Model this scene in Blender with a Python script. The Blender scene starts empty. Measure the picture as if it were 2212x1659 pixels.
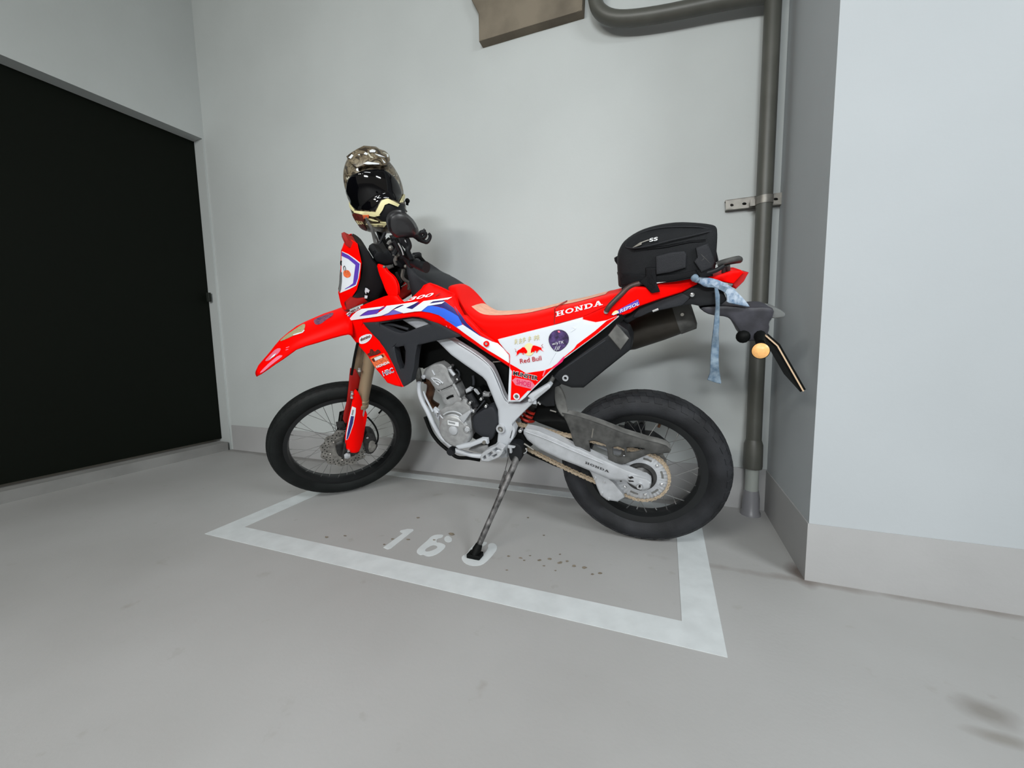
import bpy, bmesh, math, random
from mathutils import Vector, Matrix, geometry
random.seed(7)
C = bpy.context.scene.collection
SC = bpy.context.scene

# ------------------------------------------------------------------ camera, world, lights, exposure
FPX = 855.957
CAMH = 0.807
YAW, PITCH, ROLL = 0.368464824, 0.101138994, -0.018043689
fwd = Vector((-math.sin(YAW)*math.cos(PITCH), math.cos(YAW)*math.cos(PITCH), -math.sin(PITCH)))
r0 = Vector((math.cos(YAW), math.sin(YAW), 0)); u0 = r0.cross(fwd)
RT = math.cos(ROLL)*r0 + math.sin(ROLL)*u0
UP = -math.sin(ROLL)*r0 + math.cos(ROLL)*u0
CAM = Vector((0, 0, CAMH))
cd = bpy.data.cameras.new('camera'); cam = bpy.data.objects.new('camera', cd); C.objects.link(cam)
cd.sensor_width = 36; cd.lens = 36*FPX/2212; cd.clip_start = .02
mm = Matrix((RT, UP, -fwd)).transposed().to_4x4(); mm.translation = CAM
cam.matrix_world = mm
SC.camera = cam
SC.view_settings.view_transform = 'Standard'; SC.view_settings.look = 'None'
SC.view_settings.exposure = 0.10; SC.view_settings.gamma = 1; SC.view_settings.use_curve_mapping = False

wd = bpy.data.worlds.new('world'); SC.world = wd; wd.use_nodes = True
wd.node_tree.nodes['Background'].inputs[0].default_value = (1, .955, .82, 1)
wd.node_tree.nodes['Background'].inputs[1].default_value = .25

def area(name, loc, target, sx, sy, power, col=(1, 1, 1), spread=180):
    l = bpy.data.lights.new(name, 'AREA'); l.shape = 'RECTANGLE'; l.size = sx; l.size_y = sy; l.energy = power; l.color = col
    l.spread = math.radians(spread)
    o = bpy.data.objects.new(name, l); C.objects.link(o); o.location = loc
    o.rotation_euler = (Vector(target)-Vector(loc)).to_track_quat('-Z', 'Y').to_euler()
    return o
area('tube_light_right', (2.9, -0.75, 2.75), (-.1, 1.3, 0), 1.3, .18, 29, (.93, .98, 1), 110)
area('tube_light_middle', (-0.2, -1.1, 2.75), (-.3, .9, 0), 1.3, .18, 27, (.95, .99, 1))
area('frontal_fill_light', (0.4, -5.0, 2.5), (-.9, 2, .55), 1.6, .3, 21, (.95, .985, 1), 62)  # added frontal fill, softens wall shadows; narrow spread lets the wall edges fade
area('tube_light_left', (-1.7, -2.2, 2.75), (.4, 1.7, .8), 1.3, .18, 50, (1, .99, .92))

# ------------------------------------------------------------------ pixel rays
def ray(px, py):
    return (px-1106)/FPX*RT - (py-829.5)/FPX*UP + fwd
ZM = dict(A=(520, 300, 4.424), B=(520, 600, 4.424), C=(520, 780, 5.53), D=(860, 680, 4.88), E=(960, 560, 5.027),
          F=(1300, 450, 4.046), G=(1180, 800, 4.148), H=(980, 840, 6.506), M=(700, 320, 6.636), N=(700, 500, 5.53),
          R=(720, 620, 7.9), S=(540, 660, 10.055), T=(760, 700, 11.85), U=(1090, 700, 9.213), V=(1180, 620, 9.217),
          W=(800, 1120, 7.373), P=(880, 780, 8.295), K=(780, 480, 9.217), L=(1440, 940, 5.184), X=(0, 0, 1))
def z(*spec):
    """z('B','x,y x,y','N','x,y ...') -> list of photo pixel positions read off in crops of the photograph"""
    out = []
    for k in range(0, len(spec), 2):
        ox, oy, s = ZM[spec[k]]
        for t in spec[k+1].split():
            a, b = t.split(','); out.append((ox+float(a)/s, oy+float(b)/s))
    return out
def z1(k, s): return z(k, s)[0]

# ------------------------------------------------------------------ motorcycle frames
PSI, LEAN, STEER, RAKE, WB, RF, RR, TRAIL = -.00314771, .217031646, .841718946, .435546194, 1.47502, .350594, .322271, .109
Fv = Vector((-math.cos(PSI), math.sin(PSI), 0)); L0 = Vector((0, 0, 1)).cross(Fv)
Uv = math.cos(LEAN)*Vector((0, 0, 1)) + math.sin(LEAN)*L0; Lv = Uv.cross(Fv)
BM = Matrix((Fv, Lv, Uv)).transposed().to_4x4(); BM.translation = Vector((-.0764324, 1.67370938, 0.0))
AX = Vector((-math.sin(RAKE), 0, math.cos(RAKE))); GP = Vector((WB+TRAIL, 0, 0))
SR = Matrix.Rotation(STEER, 4, AX)
SMl = Matrix.Translation(GP) @ SR @ Matrix.Translation(-GP)          # steered -> bike local
SM = BM @ SMl
ID = Matrix.Identity(4)

class Plane:
    """lateral surface: local y = off(px,py); back side lies further along -y"""
    def __init__(s, M, off=0.0, fn=None):
        s.M = M; s.I = M.inverted(); s.o = s.I @ CAM; s.R = s.I.to_3x3(); s.off = off; s.fn = fn; s.n = s.M.to_3x3() @ Vector((0, 1, 0))
    def at(s, px, py, lift=0.0):
        off = (s.fn(px, py) if s.fn else s.off) + lift
        d = s.R @ ray(px, py); t = (off-s.o.y)/d.y
        return s.M @ (s.o + t*d)
    def back(s, p, th): return p - s.n*th
    def loc(s, px, py, off=0.0):
        d = s.R @ ray(px, py); return s.o + (off-s.o.y)/d.y*d
def BP(off=0.0, fn=None): return Plane(BM, off, fn)
def SP(off=0.0, fn=None): return Plane(SM, off, fn)
_b = BP(); _s = SP()
def Q(pt, off): return BM @ _b.loc(pt[0], pt[1], off)
def QS(pt, off): return SM @ _s.loc(pt[0], pt[1], off)
def bw(x, y, zz): return BM @ Vector((x, y, zz))
def sw(x, y, zz): return SM @ Vector((x, y, zz))
def Qz(pt, zz):
    d = ray(*pt); return CAM + (zz-CAM.z)/d.z*d
class FloorS:
    def at(s, px, py, lift=0.0): return Qz((px, py), lift)
    def back(s, p, th): return p - Vector((0, 0, th))

def proj(P):
    d = P-CAM; zz = d.dot(fwd); return (1106+FPX*d.dot(RT)/zz, 829.5-FPX*d.dot(UP)/zz)
class GridS:
    """surface given by a grid of points; a photo pixel is looked up in it"""
    def __init__(s, rows):
        s.t = []
        px = [[proj(p) for p in r] for r in rows]; m, n = len(rows), len(rows[0]); nm = {}
        def N(i, k):
            a = rows[min(i+1, m-1)][k]-rows[max(i-1, 0)][k]; b = rows[i][min(k+1, n-1)]-rows[i][max(k-1, 0)]; v = a.cross(b).normalized()
            return v if v.dot(CAM-rows[i][k]) > 0 else -v
        nn = [[N(i, k) for k in range(n)] for i in range(m)]
        for i in range(m-1):
            for k in range(n-1):
                for tri in (((i, k), (i+1, k), (i+1, k+1)), ((i, k), (i+1, k+1), (i, k+1))):
                    s.t.append([(px[a][b], rows[a][b], nn[a][b]) for a, b in tri])
    def at(s, x, y, lift=0.0):
        best = None
        for (A, B, C_) in s.t:
            (ax, ay), (bx_, by), (cx, cy) = A[0], B[0], C_[0]; det = (by-cy)*(ax-cx)+(cx-bx_)*(ay-cy)
            if abs(det) < 1e-6: continue
            u = ((by-cy)*(x-cx)+(cx-bx_)*(y-cy))/det; v = ((cy-ay)*(x-cx)+(ax-cx)*(y-cy))/det; w = 1-u-v
            q = min(u, v, w)
            if best is None or q > best[0]: best = (q, u, v, w, A, B, C_)
            if q >= -1e-6: break
        q, u, v, w, A, B, C_ = best; u, v, w = [max(0, min(1, k)) for k in (u, v, w)]; s_ = u+v+w; u, v, w = u/s_, v/s_, w/s_
        return u*A[1]+v*B[1]+w*C_[1]+(u*A[2]+v*B[2]+w*C_[2]).normalized()*lift
    def back(s, p, th): return p

# ------------------------------------------------------------------ materials
def mat(name, col, rough=.5, metal=0, noise=0, nscale=30, bump=0, bscale=80, coat=0, sheen=0, spec=.5, col2=None, emit=None, sheen_tint=None):
    m = bpy.data.materials.new(name); m.use_nodes = True; nt = m.node_tree; b = nt.nodes['Principled BSDF']
    b.inputs['Roughness'].default_value = rough; b.inputs['Metallic'].default_value = metal
    b.inputs['Coat Weight'].default_value = coat; b.inputs['Coat Roughness'].default_value = .12
    b.inputs['Sheen Weight'].default_value = sheen; b.inputs['Specular IOR Level'].default_value = spec
    if sheen_tint: b.inputs['Sheen Tint'].default_value = (*sheen_tint, 1)
    c = (*col, 1)
    b.inputs['Base Color'].default_value = c
    if noise or bump:
        tc = nt.nodes.new('ShaderNodeTexCoord')
    if noise:
        n = nt.nodes.new('ShaderNodeTexNoise'); n.inputs['Scale'].default_value = nscale; n.inputs['Detail'].default_value = 6
        nt.links.new(tc.outputs['Object'], n.inputs['Vector'])
        r = nt.nodes.new('ShaderNodeValToRGB')
        lo = col2 or tuple(max(0, x*(1-noise)) for x in col); hi = tuple(min(1, x*(1+noise)) for x in col) if not col2 else col
        r.color_ramp.elements[0].position = .35; r.color_ramp.elements[1].position = .65
        r.color_ramp.elements[0].color = (*lo, 1); r.color_ramp.elements[1].color = (*hi, 1)
        nt.links.new(n.outputs['Fac'], r.inputs[0]); nt.links.new(r.outputs[0], b.inputs['Base Color'])
    if bump:
        n2 = nt.nodes.new('ShaderNodeTexNoise'); n2.inputs['Scale'].default_value = bscale; n2.inputs['Detail'].default_value = 4
        nt.links.new(tc.outputs['Object'], n2.inputs['Vector'])
        bp = nt.nodes.new('ShaderNodeBump'); bp.inputs['Strength'].default_value = bump; bp.inputs['Distance'].default_value = .004
        nt.links.new(n2.outputs['Fac'], bp.inputs['Height']); nt.links.new(bp.outputs[0], b.inputs['Normal'])
    if emit:
        b.inputs['Emission Color'].default_value = (*emit[0], 1); b.inputs['Emission Strength'].default_value = emit[1]
    return m
M = {}
M['wall'] = mat('painted_wall', (.495, .525, .525), .75, noise=.035, nscale=1.6, bump=.12, bscale=60)
M['wallr'] = mat('painted_pillar', (.435, .465, .49), .75, noise=.03, nscale=1.6, bump=.1, bscale=60)
M['bboard'] = mat('grey_skirting_paint', (.385, .385, .39), .6, noise=.05, nscale=3, bump=.1)
M['line'] = mat('white_floor_paint', (.60, .635, .65), .6, noise=.06, nscale=14)
M['ceil'] = mat('ceiling_concrete', (.5, .5, .48), .9)
M['pipe'] = mat('dark_grey_pipe', (.075, .076, .066), .45, noise=.12, nscale=8)
M['pipe_lt'] = mat('pale_grey_pipe', (.32, .34, .32), .5)
M['pipe_lo'] = mat('slate_grey_pipe', (.20, .20, .215), .35)
M['galv'] = mat('galvanised_steel', (.21, .20, .18), .45, .5, noise=.15)
M['concrete'] = mat('stained_concrete', (.17, .145, .11), .9, noise=.25, nscale=5, bump=.4, bscale=25)
M['door'] = mat('black_door_paint', (.0035, .0052, .0032), .6, spec=.12)
M['doorframe'] = mat('dark_door_frame', (.02, .024, .02), .6, spec=.2)
M['threshold'] = mat('grey_threshold', (.25, .25, .245), .8, noise=.1, nscale=6)
M['red'] = mat('red_plastic', (1, .001, .0), .42, spec=.07)
M['redseat'] = mat('red_seat_vinyl', (1, .001, .0), .6, spec=.08, bump=.15, bscale=300, sheen=.1, sheen_tint=(1, .5, .4))
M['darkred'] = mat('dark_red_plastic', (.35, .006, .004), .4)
M['lens_red'] = mat('red_lens', (.6, .004, .004), .15, coat=.5)
M['white'] = mat('white_plastic', (.72, .76, .82), .35, coat=.3)
M['whited'] = mat('white_sticker', (.78, .82, .88), .4)
M['blue'] = mat('blue_sticker', (.03, .14, .8), .4)
M['navy'] = mat('navy_sticker', (.02, .016, .16), .4)
M['purple'] = mat('violet_sticker', (.11, .05, .45), .4)
M['lilac'] = mat('pale_violet_sticker', (.16, .13, .55), .4)
M['purpled'] = mat('dark_purple_sticker', (.06, .035, .12), .35, noise=.6, nscale=70)
M['cream'] = mat('cream_paint', (.82, .76, .42), .4)
M['gold_st'] = mat('pale_gold_sticker', (.66, .60, .36), .5)
M['pink'] = mat('pink_sticker', (.85, .18, .28), .4)
M['magenta'] = mat('magenta_sticker', (.75, .01, .12), .4)
M['black_st'] = mat('black_sticker', (.012, .01, .01), .5)
M['brown_st'] = mat('dark_brown_sticker', (.10, .012, .008), .5, noise=.5, nscale=150)
M['orange_st'] = mat('faded_orange_sticker', (.75, .15, .05), .5, noise=.3, nscale=120)
M['tan_st'] = mat('worn_tan_sticker', (.48, .38, .22), .55, noise=.6, nscale=90, col2=(.30, .34, .18))
M['mauve_st'] = mat('worn_mauve_sticker', (.30, .10, .14), .55, noise=.9, nscale=110, col2=(.06, .03, .10))
M['black'] = mat('black_plastic', (.009, .010, .012), .5, spec=.28, bump=.1, bscale=400)
M['blackd'] = mat('dark_rubber_black', (.003, .0035, .0035), .6, spec=.12)
M['greybk'] = mat('charcoal_textured_plastic', (.024, .026, .031), .55, spec=.25, bump=.25, bscale=500)
M['gloss'] = mat('gloss_black', (.010, .010, .012), .33, spec=.8)
M['visor'] = mat('smoked_visor', (.002, .002, .003), .06, spec=.5)
M['rubber'] = mat('tyre_rubber', (.008, .0095, .0095), .62, spec=.2, noise=.25, nscale=12, bump=.2, bscale=200)
M['rubber2'] = mat('dusty_tyre_rubber', (.019, .020, .023), .65, spec=.25, noise=.35, nscale=10, bump=.25, bscale=200)
M['rim'] = mat('black_anodised_rim', (.010, .011, .012), .35, .3)
M['spoke'] = mat('steel_spoke', (.42, .42, .42), .3, .9)
M['disc'] = mat('worn_steel_disc', (.30, .29, .27), .42, .65, noise=.3, nscale=45)
M['hub'] = mat('dark_hub_metal', (.05, .05, .05), .4, .6, noise=.3, nscale=50)
M['silver'] = mat('silver_frame_paint', (.52, .545, .585), .42, .1, coat=.1)
M['alu'] = mat('bare_aluminium', (.44, .455, .48), .45, .2, noise=.08, nscale=30)
M['engine'] = mat('cast_engine_alloy', (.36, .365, .37), .45, .45, noise=.14, nscale=40, bump=.3, bscale=250)
M['chrome'] = mat('polished_steel', (.75, .76, .78), .18, .9)
M['fork'] = mat('gold_fork_tube', (.34, .25, .16), .38, .35)
M['exhaust'] = mat('heat_tinted_exhaust', (.13, .06, .03), .4, .6, noise=.5, nscale=25)
M['muffler'] = mat('dark_brown_silencer', (.045, .038, .030), .5, .2, noise=.15, nscale=20)
M['chain'] = mat('gold_chain', (.46, .37, .27), .4, .35, noise=.25, nscale=200)
M['dusty'] = mat('dusty_grey_plastic', (.12, .12, .115), .75, noise=.35, nscale=18, bump=.15)
M['guard'] = mat('dusty_chain_guard_plastic', (.05, .05, .048), .72, noise=.4, nscale=30, bump=.15)
M['fender'] = mat('dark_grey_fender_plastic', (.034, .034, .044), .5, noise=.3, nscale=25)
M['amber'] = mat('amber_lens', (.92, .48, .17), .35, noise=.1, nscale=120)
M['plate'] = mat('plate_edge_metal', (.62, .45, .30), .5)
M['lamp'] = mat('clear_lamp_lens', (.16, .17, .17), .08, coat=.5)
M['stand'] = mat('scuffed_black_steel', (.17, .165, .165), .5, .2, noise=.85, nscale=40, col2=(.02, .02, .02))
M['bag'] = mat('black_nylon', (.010, .011, .013), .6, spec=.2, bump=.5, bscale=700)
M['bag2'] = mat('black_pocket_nylon', (.022, .023, .027), .65, spec=.25, bump=.5, bscale=500)
M['strap'] = mat('black_webbing', (.005, .0055, .007), .7, spec=.2, bump=.5, bscale=500)
M['denim'] = mat('faded_denim', (.46, .54, .64), .9, noise=.5, nscale=60, col2=(.10, .18, .30))
M['denim2'] = mat('denim_strip', (.22, .29, .36), .9, noise=.5, nscale=55, col2=(.085, .14, .21))
M['shockred'] = mat('red_spring', (.5, .025, .012), .35)
M['label'] = mat('white_label', (.7, .72, .74), .5)
M['greylabel'] = mat('grey_label', (.25, .26, .27), .5)
M['seattop'] = mat('pale_salmon_seat_top', (1, .50, .36), .7, spec=.15, noise=.12, nscale=40, bump=.2, bscale=250)
def camo():
    m = bpy.data.materials.new('camouflage_shell'); m.use_nodes = True; nt = m.node_tree; b = nt.nodes['Principled BSDF']
    tc = nt.nodes.new('ShaderNodeTexCoord'); n = nt.nodes.new('ShaderNodeTexNoise'); n.inputs['Scale'].default_value = 26; n.inputs['Detail'].default_value = 3
    n.inputs['Distortion'].default_value = 1.2
    r = nt.nodes.new('ShaderNodeValToRGB'); r.color_ramp.interpolation = 'CONSTANT'
    e = r.color_ramp.elements; e[0].position = 0; e[0].color = (.03, .022, .014, 1); e[1].position = .42; e[1].color = (.12, .095, .06, 1)
    a = e.new(.5); a.color = (.20, .165, .11, 1); a = e.new(.57); a.color = (.07, .055, .035, 1); a = e.new(.64); a.color = (.5, .48, .38, 1)
    nt.links.new(tc.outputs['Object'], n.inputs['Vector']); nt.links.new(n.outputs['Fac'], r.inputs[0]); nt.links.new(r.outputs[0], b.inputs['Base Color'])
    b.inputs['Roughness'].default_value = .35
    return m
M['camo'] = camo()
def floor_mat():
    m = bpy.data.materials.new('sealed_concrete_floor'); m.use_nodes = True; nt = m.node_tree; b = nt.nodes['Principled BSDF']
    N = nt.nodes.new; Lk = nt.links.new
    tc = N('ShaderNodeTexCoord'); n = N('ShaderNodeTexNoise'); n.inputs['Scale'].default_value = 1.3; n.inputs['Detail'].default_value = 8
    r = N('ShaderNodeValToRGB'); r.color_ramp.elements[0].position = .3; r.color_ramp.elements[1].position = .7
    r.color_ramp.elements[0].color = (.355, .352, .348, 1); r.color_ramp.elements[1].color = (.425, .425, .425, 1)
    Lk(tc.outputs['Object'], n.inputs['Vector']); Lk(n.outputs['Fac'], r.inputs[0])
    v = N('ShaderNodeTexNoise'); v.inputs['Scale'].default_value = 11; v.inputs['Detail'].default_value = 5
    Lk(tc.outputs['Object'], v.inputs['Vector'])
    r2 = N('ShaderNodeValToRGB'); r2.color_ramp.elements[0].position = .66; r2.color_ramp.elements[1].position = .78
    r2.color_ramp.elements[0].color = (0, 0, 0, 1); r2.color_ramp.elements[1].color = (.45, .45, .45, 1)
    Lk(v.outputs['Fac'], r2.inputs[0])
    mx = N('ShaderNodeMix'); mx.data_type = 'RGBA'; Lk(r2.outputs[0], mx.inputs['Factor']); Lk(r.outputs[0], mx.inputs['A'])
    mx.inputs['B'].default_value = (.24, .22, .19, 1); Lk(mx.outputs['Result'], b.inputs['Base Color'])
    prev = mx.outputs['Result']
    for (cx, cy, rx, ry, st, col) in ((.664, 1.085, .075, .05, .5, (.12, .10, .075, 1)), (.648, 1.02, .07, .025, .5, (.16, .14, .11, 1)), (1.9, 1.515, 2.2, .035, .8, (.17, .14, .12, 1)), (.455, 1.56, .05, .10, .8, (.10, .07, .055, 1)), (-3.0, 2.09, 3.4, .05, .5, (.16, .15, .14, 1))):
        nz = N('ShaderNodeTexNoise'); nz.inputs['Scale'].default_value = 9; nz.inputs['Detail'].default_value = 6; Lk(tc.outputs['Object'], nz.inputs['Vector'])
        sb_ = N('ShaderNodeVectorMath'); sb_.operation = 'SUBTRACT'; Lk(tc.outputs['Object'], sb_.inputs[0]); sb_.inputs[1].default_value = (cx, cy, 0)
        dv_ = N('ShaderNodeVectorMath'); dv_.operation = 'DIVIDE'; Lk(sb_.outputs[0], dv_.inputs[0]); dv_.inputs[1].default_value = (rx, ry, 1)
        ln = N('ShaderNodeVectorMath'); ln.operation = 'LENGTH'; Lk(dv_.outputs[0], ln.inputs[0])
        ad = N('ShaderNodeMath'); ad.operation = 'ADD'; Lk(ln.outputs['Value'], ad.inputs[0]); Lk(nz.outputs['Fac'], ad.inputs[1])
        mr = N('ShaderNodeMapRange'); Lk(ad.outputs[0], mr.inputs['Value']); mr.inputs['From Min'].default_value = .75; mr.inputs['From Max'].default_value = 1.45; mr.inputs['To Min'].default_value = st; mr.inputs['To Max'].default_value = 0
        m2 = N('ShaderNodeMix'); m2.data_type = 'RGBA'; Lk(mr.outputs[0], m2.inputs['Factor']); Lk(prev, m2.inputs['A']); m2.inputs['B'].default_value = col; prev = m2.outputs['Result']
    Lk(prev, b.inputs['Base Color'])
    b.inputs['Roughness'].default_value = .5; b.inputs['Specular IOR Level'].default_value = .3
    bn = N('ShaderNodeTexNoise'); bn.inputs['Scale'].default_value = 90; Lk(tc.outputs['Object'], bn.inputs['Vector'])
    bp = N('ShaderNodeBump'); bp.inputs['Strength'].default_value = .12; bp.inputs['Distance'].default_value = .003
    Lk(bn.outputs['Fac'], bp.inputs['Height']); Lk(bp.outputs[0], b.inputs['Normal'])
    return m
M['floor'] = floor_mat()

# ------------------------------------------------------------------ things and mesh builder
INV = {}
def thing(name, label, cat, mw, group=None):
    o = bpy.data.objects.new(name, None); C.objects.link(o); o.empty_display_size = .1
    if not isinstance(mw, Matrix): mw = Matrix.Translation(Vector(mw))
    o.matrix_world = mw; o['label'] = label; o['category'] = cat
    if group: o['group'] = group
    INV[o] = mw.inverted(); return o
def pip(x, y, poly):
    c = False; j = len(poly)-1
    for i in range(len(poly)):
        xi, yi = poly[i]; xj, yj = poly[j]
        if (yi > y) != (yj > y) and x < (xj-xi)*(y-yi)/(yj-yi)+xi: c = not c
        j = i
    return c
def resample(poly, step):
    out = []
    for i in range(len(poly)):
        a = poly[i]; b = poly[(i+1) % len(poly)]; n = max(1, int(round(math.hypot(b[0]-a[0], b[1]-a[1])/step)))
        for k in range(n): out.append((a[0]+(b[0]-a[0])*k/n, a[1]+(b[1]-a[1])*k/n))
    return out
def smooth_poly(poly, it=1):
    for _ in range(it):
        o = []
        for i in range(len(poly)):
            a = poly[i]; b = poly[(i+1) % len(poly)]
            o.append((.75*a[0]+.25*b[0], .75*a[1]+.25*b[1])); o.append((.25*a[0]+.75*b[0], .25*a[1]+.75*b[1]))
        poly = o
    return poly
def circ(cx, cy, rx, ry=None, n=20, a0=0):
    ry = ry or rx
    return [(cx+rx*math.cos(a0+2*math.pi*i/n), cy+ry*math.sin(a0+2*math.pi*i/n)) for i in range(n)]
def catmull(pts, sub=5):
    if len(pts) < 3: return list(pts)
    P = [pts[0]]+list(pts)+[pts[-1]]; out = []
    for i in range(1, len(P)-2):
        p0, p1, p2, p3 = P[i-1], P[i], P[i+1], P[i+2]
        for k in range(sub):
            t = k/sub
            out.append(.5*((2*p1)+(p2-p0)*t+(2*p0-5*p1+4*p2-p3)*t*t+(3*p1-p0-3*p2+p3)*t**3))
    out.append(pts[-1]); return out
class MB:
    def __init__(s): s.v = []; s.f = []
    def add(s, vs, fs):
        o = len(s.v); s.v += [Vector(x) for x in vs]; s.f += [tuple(i+o for i in f) for f in fs]; return s
    def tube(s, pts, r, n=10, smooth=True, cap=True, flat=None):
        pts = [Vector(p) for p in pts]
        rs = r if isinstance(r, (list, tuple)) else [r]*len(pts)
        if smooth and len(pts) > 2:
            k = 5; q = catmull(pts, k); rr = []
            for i in range(len(q)):
                a = i/k; j = min(int(a), len(rs)-2); rr.append(rs[j]+(rs[j+1]-rs[j])*(a-j))
            pts, rs = q, rr
        vs = []; t0 = (pts[1]-pts[0]).normalized(); nrm = t0.orthogonal().normalized() if flat is None else (flat-flat.dot(t0)*t0).normalized()
        for i, p in enumerate(pts):
            t = (pts[min(i+1, len(pts)-1)]-pts[max(i-1, 0)])
            if t.length < 1e-9: t = t0
            t.normalize(); nrm = (nrm-nrm.dot(t)*t); nrm.normalize(); b = t.cross(nrm)
            for k in range(n):
                a = 2*math.pi*k/n; vs.append(p+rs[i]*(math.cos(a)*nrm+math.sin(a)*b))
        fs = []
        m = len(pts)
        for i in range(m-1):
            for k in range(n): fs.append((i*n+k, i*n+(k+1) % n, (i+1)*n+(k+1) % n, (i+1)*n+k))
        if cap: fs.append(tuple(range(n))[::-1]); fs.append(tuple((m-1)*n+k for k in range(n)))
        return s.add(vs, fs)
    def lathe(s, c, axis, prof, n=32, closed=False):
        """prof: (along, radius) pairs"""
        axis = Vector(axis).normalized(); e = axis.orthogonal().normalized(); b = axis.cross(e); vs = []
        for (a, r) in prof:
            for k in range(n):
                t = 2*math.pi*k/n; vs.append(c+axis*a+r*(math.cos(t)*e+math.sin(t)*b))
        fs = []; m = len(prof)
        for i in range(m if closed else m-1):
            j = (i+1) % m
            for k in range(n): fs.append((i*n+k, i*n+(k+1) % n, j*n+(k+1) % n, j*n+k))
        if not closed: fs.append(tuple(range(n))[::-1]); fs.append(tuple((m-1)*n+k for k in range(n)))
        return s.add(vs, fs)
    def box(s, c, X, Y, Z, bev=.0):
        """X, Y, Z half extent vectors"""
        vs = []; X, Y, Z, c = Vector(X), Vector(Y), Vector(Z), Vector(c)
        if not bev:
            for sx in (-1, 1):
                for sy in (-1, 1):
                    for sz in (-1, 1): vs.append(c+sx*X+sy*Y+sz*Z)
            return s.add(vs, [(0, 1, 3, 2), (4, 6, 7, 5), (0, 4, 5, 1), (2, 3, 7, 6), (0, 2, 6, 4), (1, 5, 7, 3)])
        bm = bmesh.new(); bmesh.ops.create_cube(bm, size=2)
        for v in bm.verts: v.co = v.co.x*X+v.co.y*Y+v.co.z*Z
        bmesh.ops.bevel(bm, geom=bm.edges[:], offset=bev, segments=3, profile=.6, affect='EDGES')
        bm.verts.index_update()
        s.add([c+v.co for v in bm.verts], [tuple(v.index for v in f.verts) for f in bm.faces]); bm.free(); return s
    def ball(s, c, r, n=12, X=None):
        vs = []; fs = []; c = Vector(c); m = n//2
        for i in range(1, m):
            th = math.pi*i/m
            for k in range(n):
                p = 2*math.pi*k/n; d = Vector((math.sin(th)*math.cos(p), math.sin(th)*math.sin(p), math.cos(th)))
                vs.append(c+(X @ d if X else d*r))
        top = len(vs); vs.append(c+(X @ Vector((0, 0, 1)) if X else Vector((0, 0, r)))); bot = top+1; vs.append(c-(X @ Vector((0, 0, 1)) if X else Vector((0, 0, r))))
        for i in range(m-2):
            for k in range(n): fs.append((i*n+k, i*n+(k+1) % n, (i+1)*n+(k+1) % n, (i+1)*n+k))
        for k in range(n): fs.append((top, (k+1) % n, k)); fs.append((bot, (m-2)*n+k, (m-2)*n+(k+1) % n))
        return s.add(vs, fs)
    def panel(s, poly, surf, th, rnd=0, drop=None, holes=(), step=6, lift=0, back=True):
        """outline in photo pixels laid on a real surface, with thickness and rounded rim"""
        bd = resample(poly, step); hs = [resample(h, step) for h in holes]
        pts = list(bd); edges = [(i, (i+1) % len(bd)) for i in range(len(bd))]
        for h in hs:
            o = len(pts); pts += h; edges += [(o+i, o+(i+1) % len(h)) for i in range(len(h))]
        allb = list(pts)
        xs = [p[0] for p in bd]; ys = [p[1] for p in bd]
        segs = [(allb[a], allb[b]) for a, b in edges]
        def dist(x, y):
            m_ = 1e9
            for (a, b) in segs:
                ex, ey = b[0]-a[0], b[1]-a[1]; L2 = ex*ex+ey*ey or 1e-9
                t = max(0, min(1, ((x-a[0])*ex+(y-a[1])*ey)/L2)); q = (x-a[0]-t*ex)**2+(y-a[1]-t*ey)**2
                if q < m_: m_ = q
            return math.sqrt(m_)
        inside = lambda x, y: pip(x, y, bd) and not any(pip(x, y, h) for h in hs)
        if rnd:
            for fr in (.35, 1.0):
                dd = rnd*fr
                for lp in [bd]+hs:
                    N_ = len(lp)
                    for i in range(N_):
                        a, b, c = lp[i-1], lp[i], lp[(i+1) % N_]
                        e1x, e1y, e2x, e2y = b[0]-a[0], b[1]-a[1], c[0]-b[0], c[1]-b[1]
                        l1, l2 = math.hypot(e1x, e1y) or 1e-9, math.hypot(e2x, e2y) or 1e-9
                        nx, ny = -(e1y/l1+e2y/l2), e1x/l1+e2x/l2; q = math.hypot(nx, ny)
                        if q < .3: continue
                        k = dd/max(q/2, .5)/q
                        for sg in (1, -1):
                            x, y = b[0]+nx*k*sg, b[1]+ny*k*sg
                            if inside(x, y) and dist(x, y) > dd*.9: pts.append((x, y)); break
        y = min(ys)+step*.6; row = 0; g = step
        while y < max(ys):
            x = min(xs)+g*(.3+.5*(row % 2))
            while x < max(xs):
                if inside(x, y) and dist(x, y) > (rnd+g*.5 if rnd else g*.5): pts.append((x, y))
                x += g
            y += g*.87; row += 1
        r = geometry.delaunay_2d_cdt([Vector(p) for p in pts], edges, [], 0, 1e-5)
        pv = [(p.x, p.y) for p in r[0]]; tris = []
        for t in r[2]:
            cx = sum(pv[i][0] for i in t)/3; cy = sum(pv[i][1] for i in t)/3
            if pip(cx, cy, bd) and not any(pip(cx, cy, h) for h in hs):
                a = [pv[i] for i in t]
                ar = (a[1][0]-a[0][0])*(a[2][1]-a[0][1])-(a[2][0]-a[0][0])*(a[1][1]-a[0][1])
                tris.append(tuple(t) if ar > 0 else tuple(t)[::-1])
        dr = drop if drop is not None else th*.8
        dr = min(dr, rnd*(.0016 if rnd < 10 else .0022))
        front = []
        for (x, y) in pv:
            l = lift
            if rnd:
                d = dist(x, y)
                if d < rnd: l -= dr*(1-math.sqrt(max(0, 1-(1-d/rnd)**2)))
            front.append(surf.at(x, y, l))
        n = len(pv)
        if not th:
            return s.add(front, tris)
        bk = [surf.back(surf.at(x, y, lift), th) for (x, y) in pv] if rnd else [surf.back(p, th) for p in front]
        cnt = {}
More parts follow.
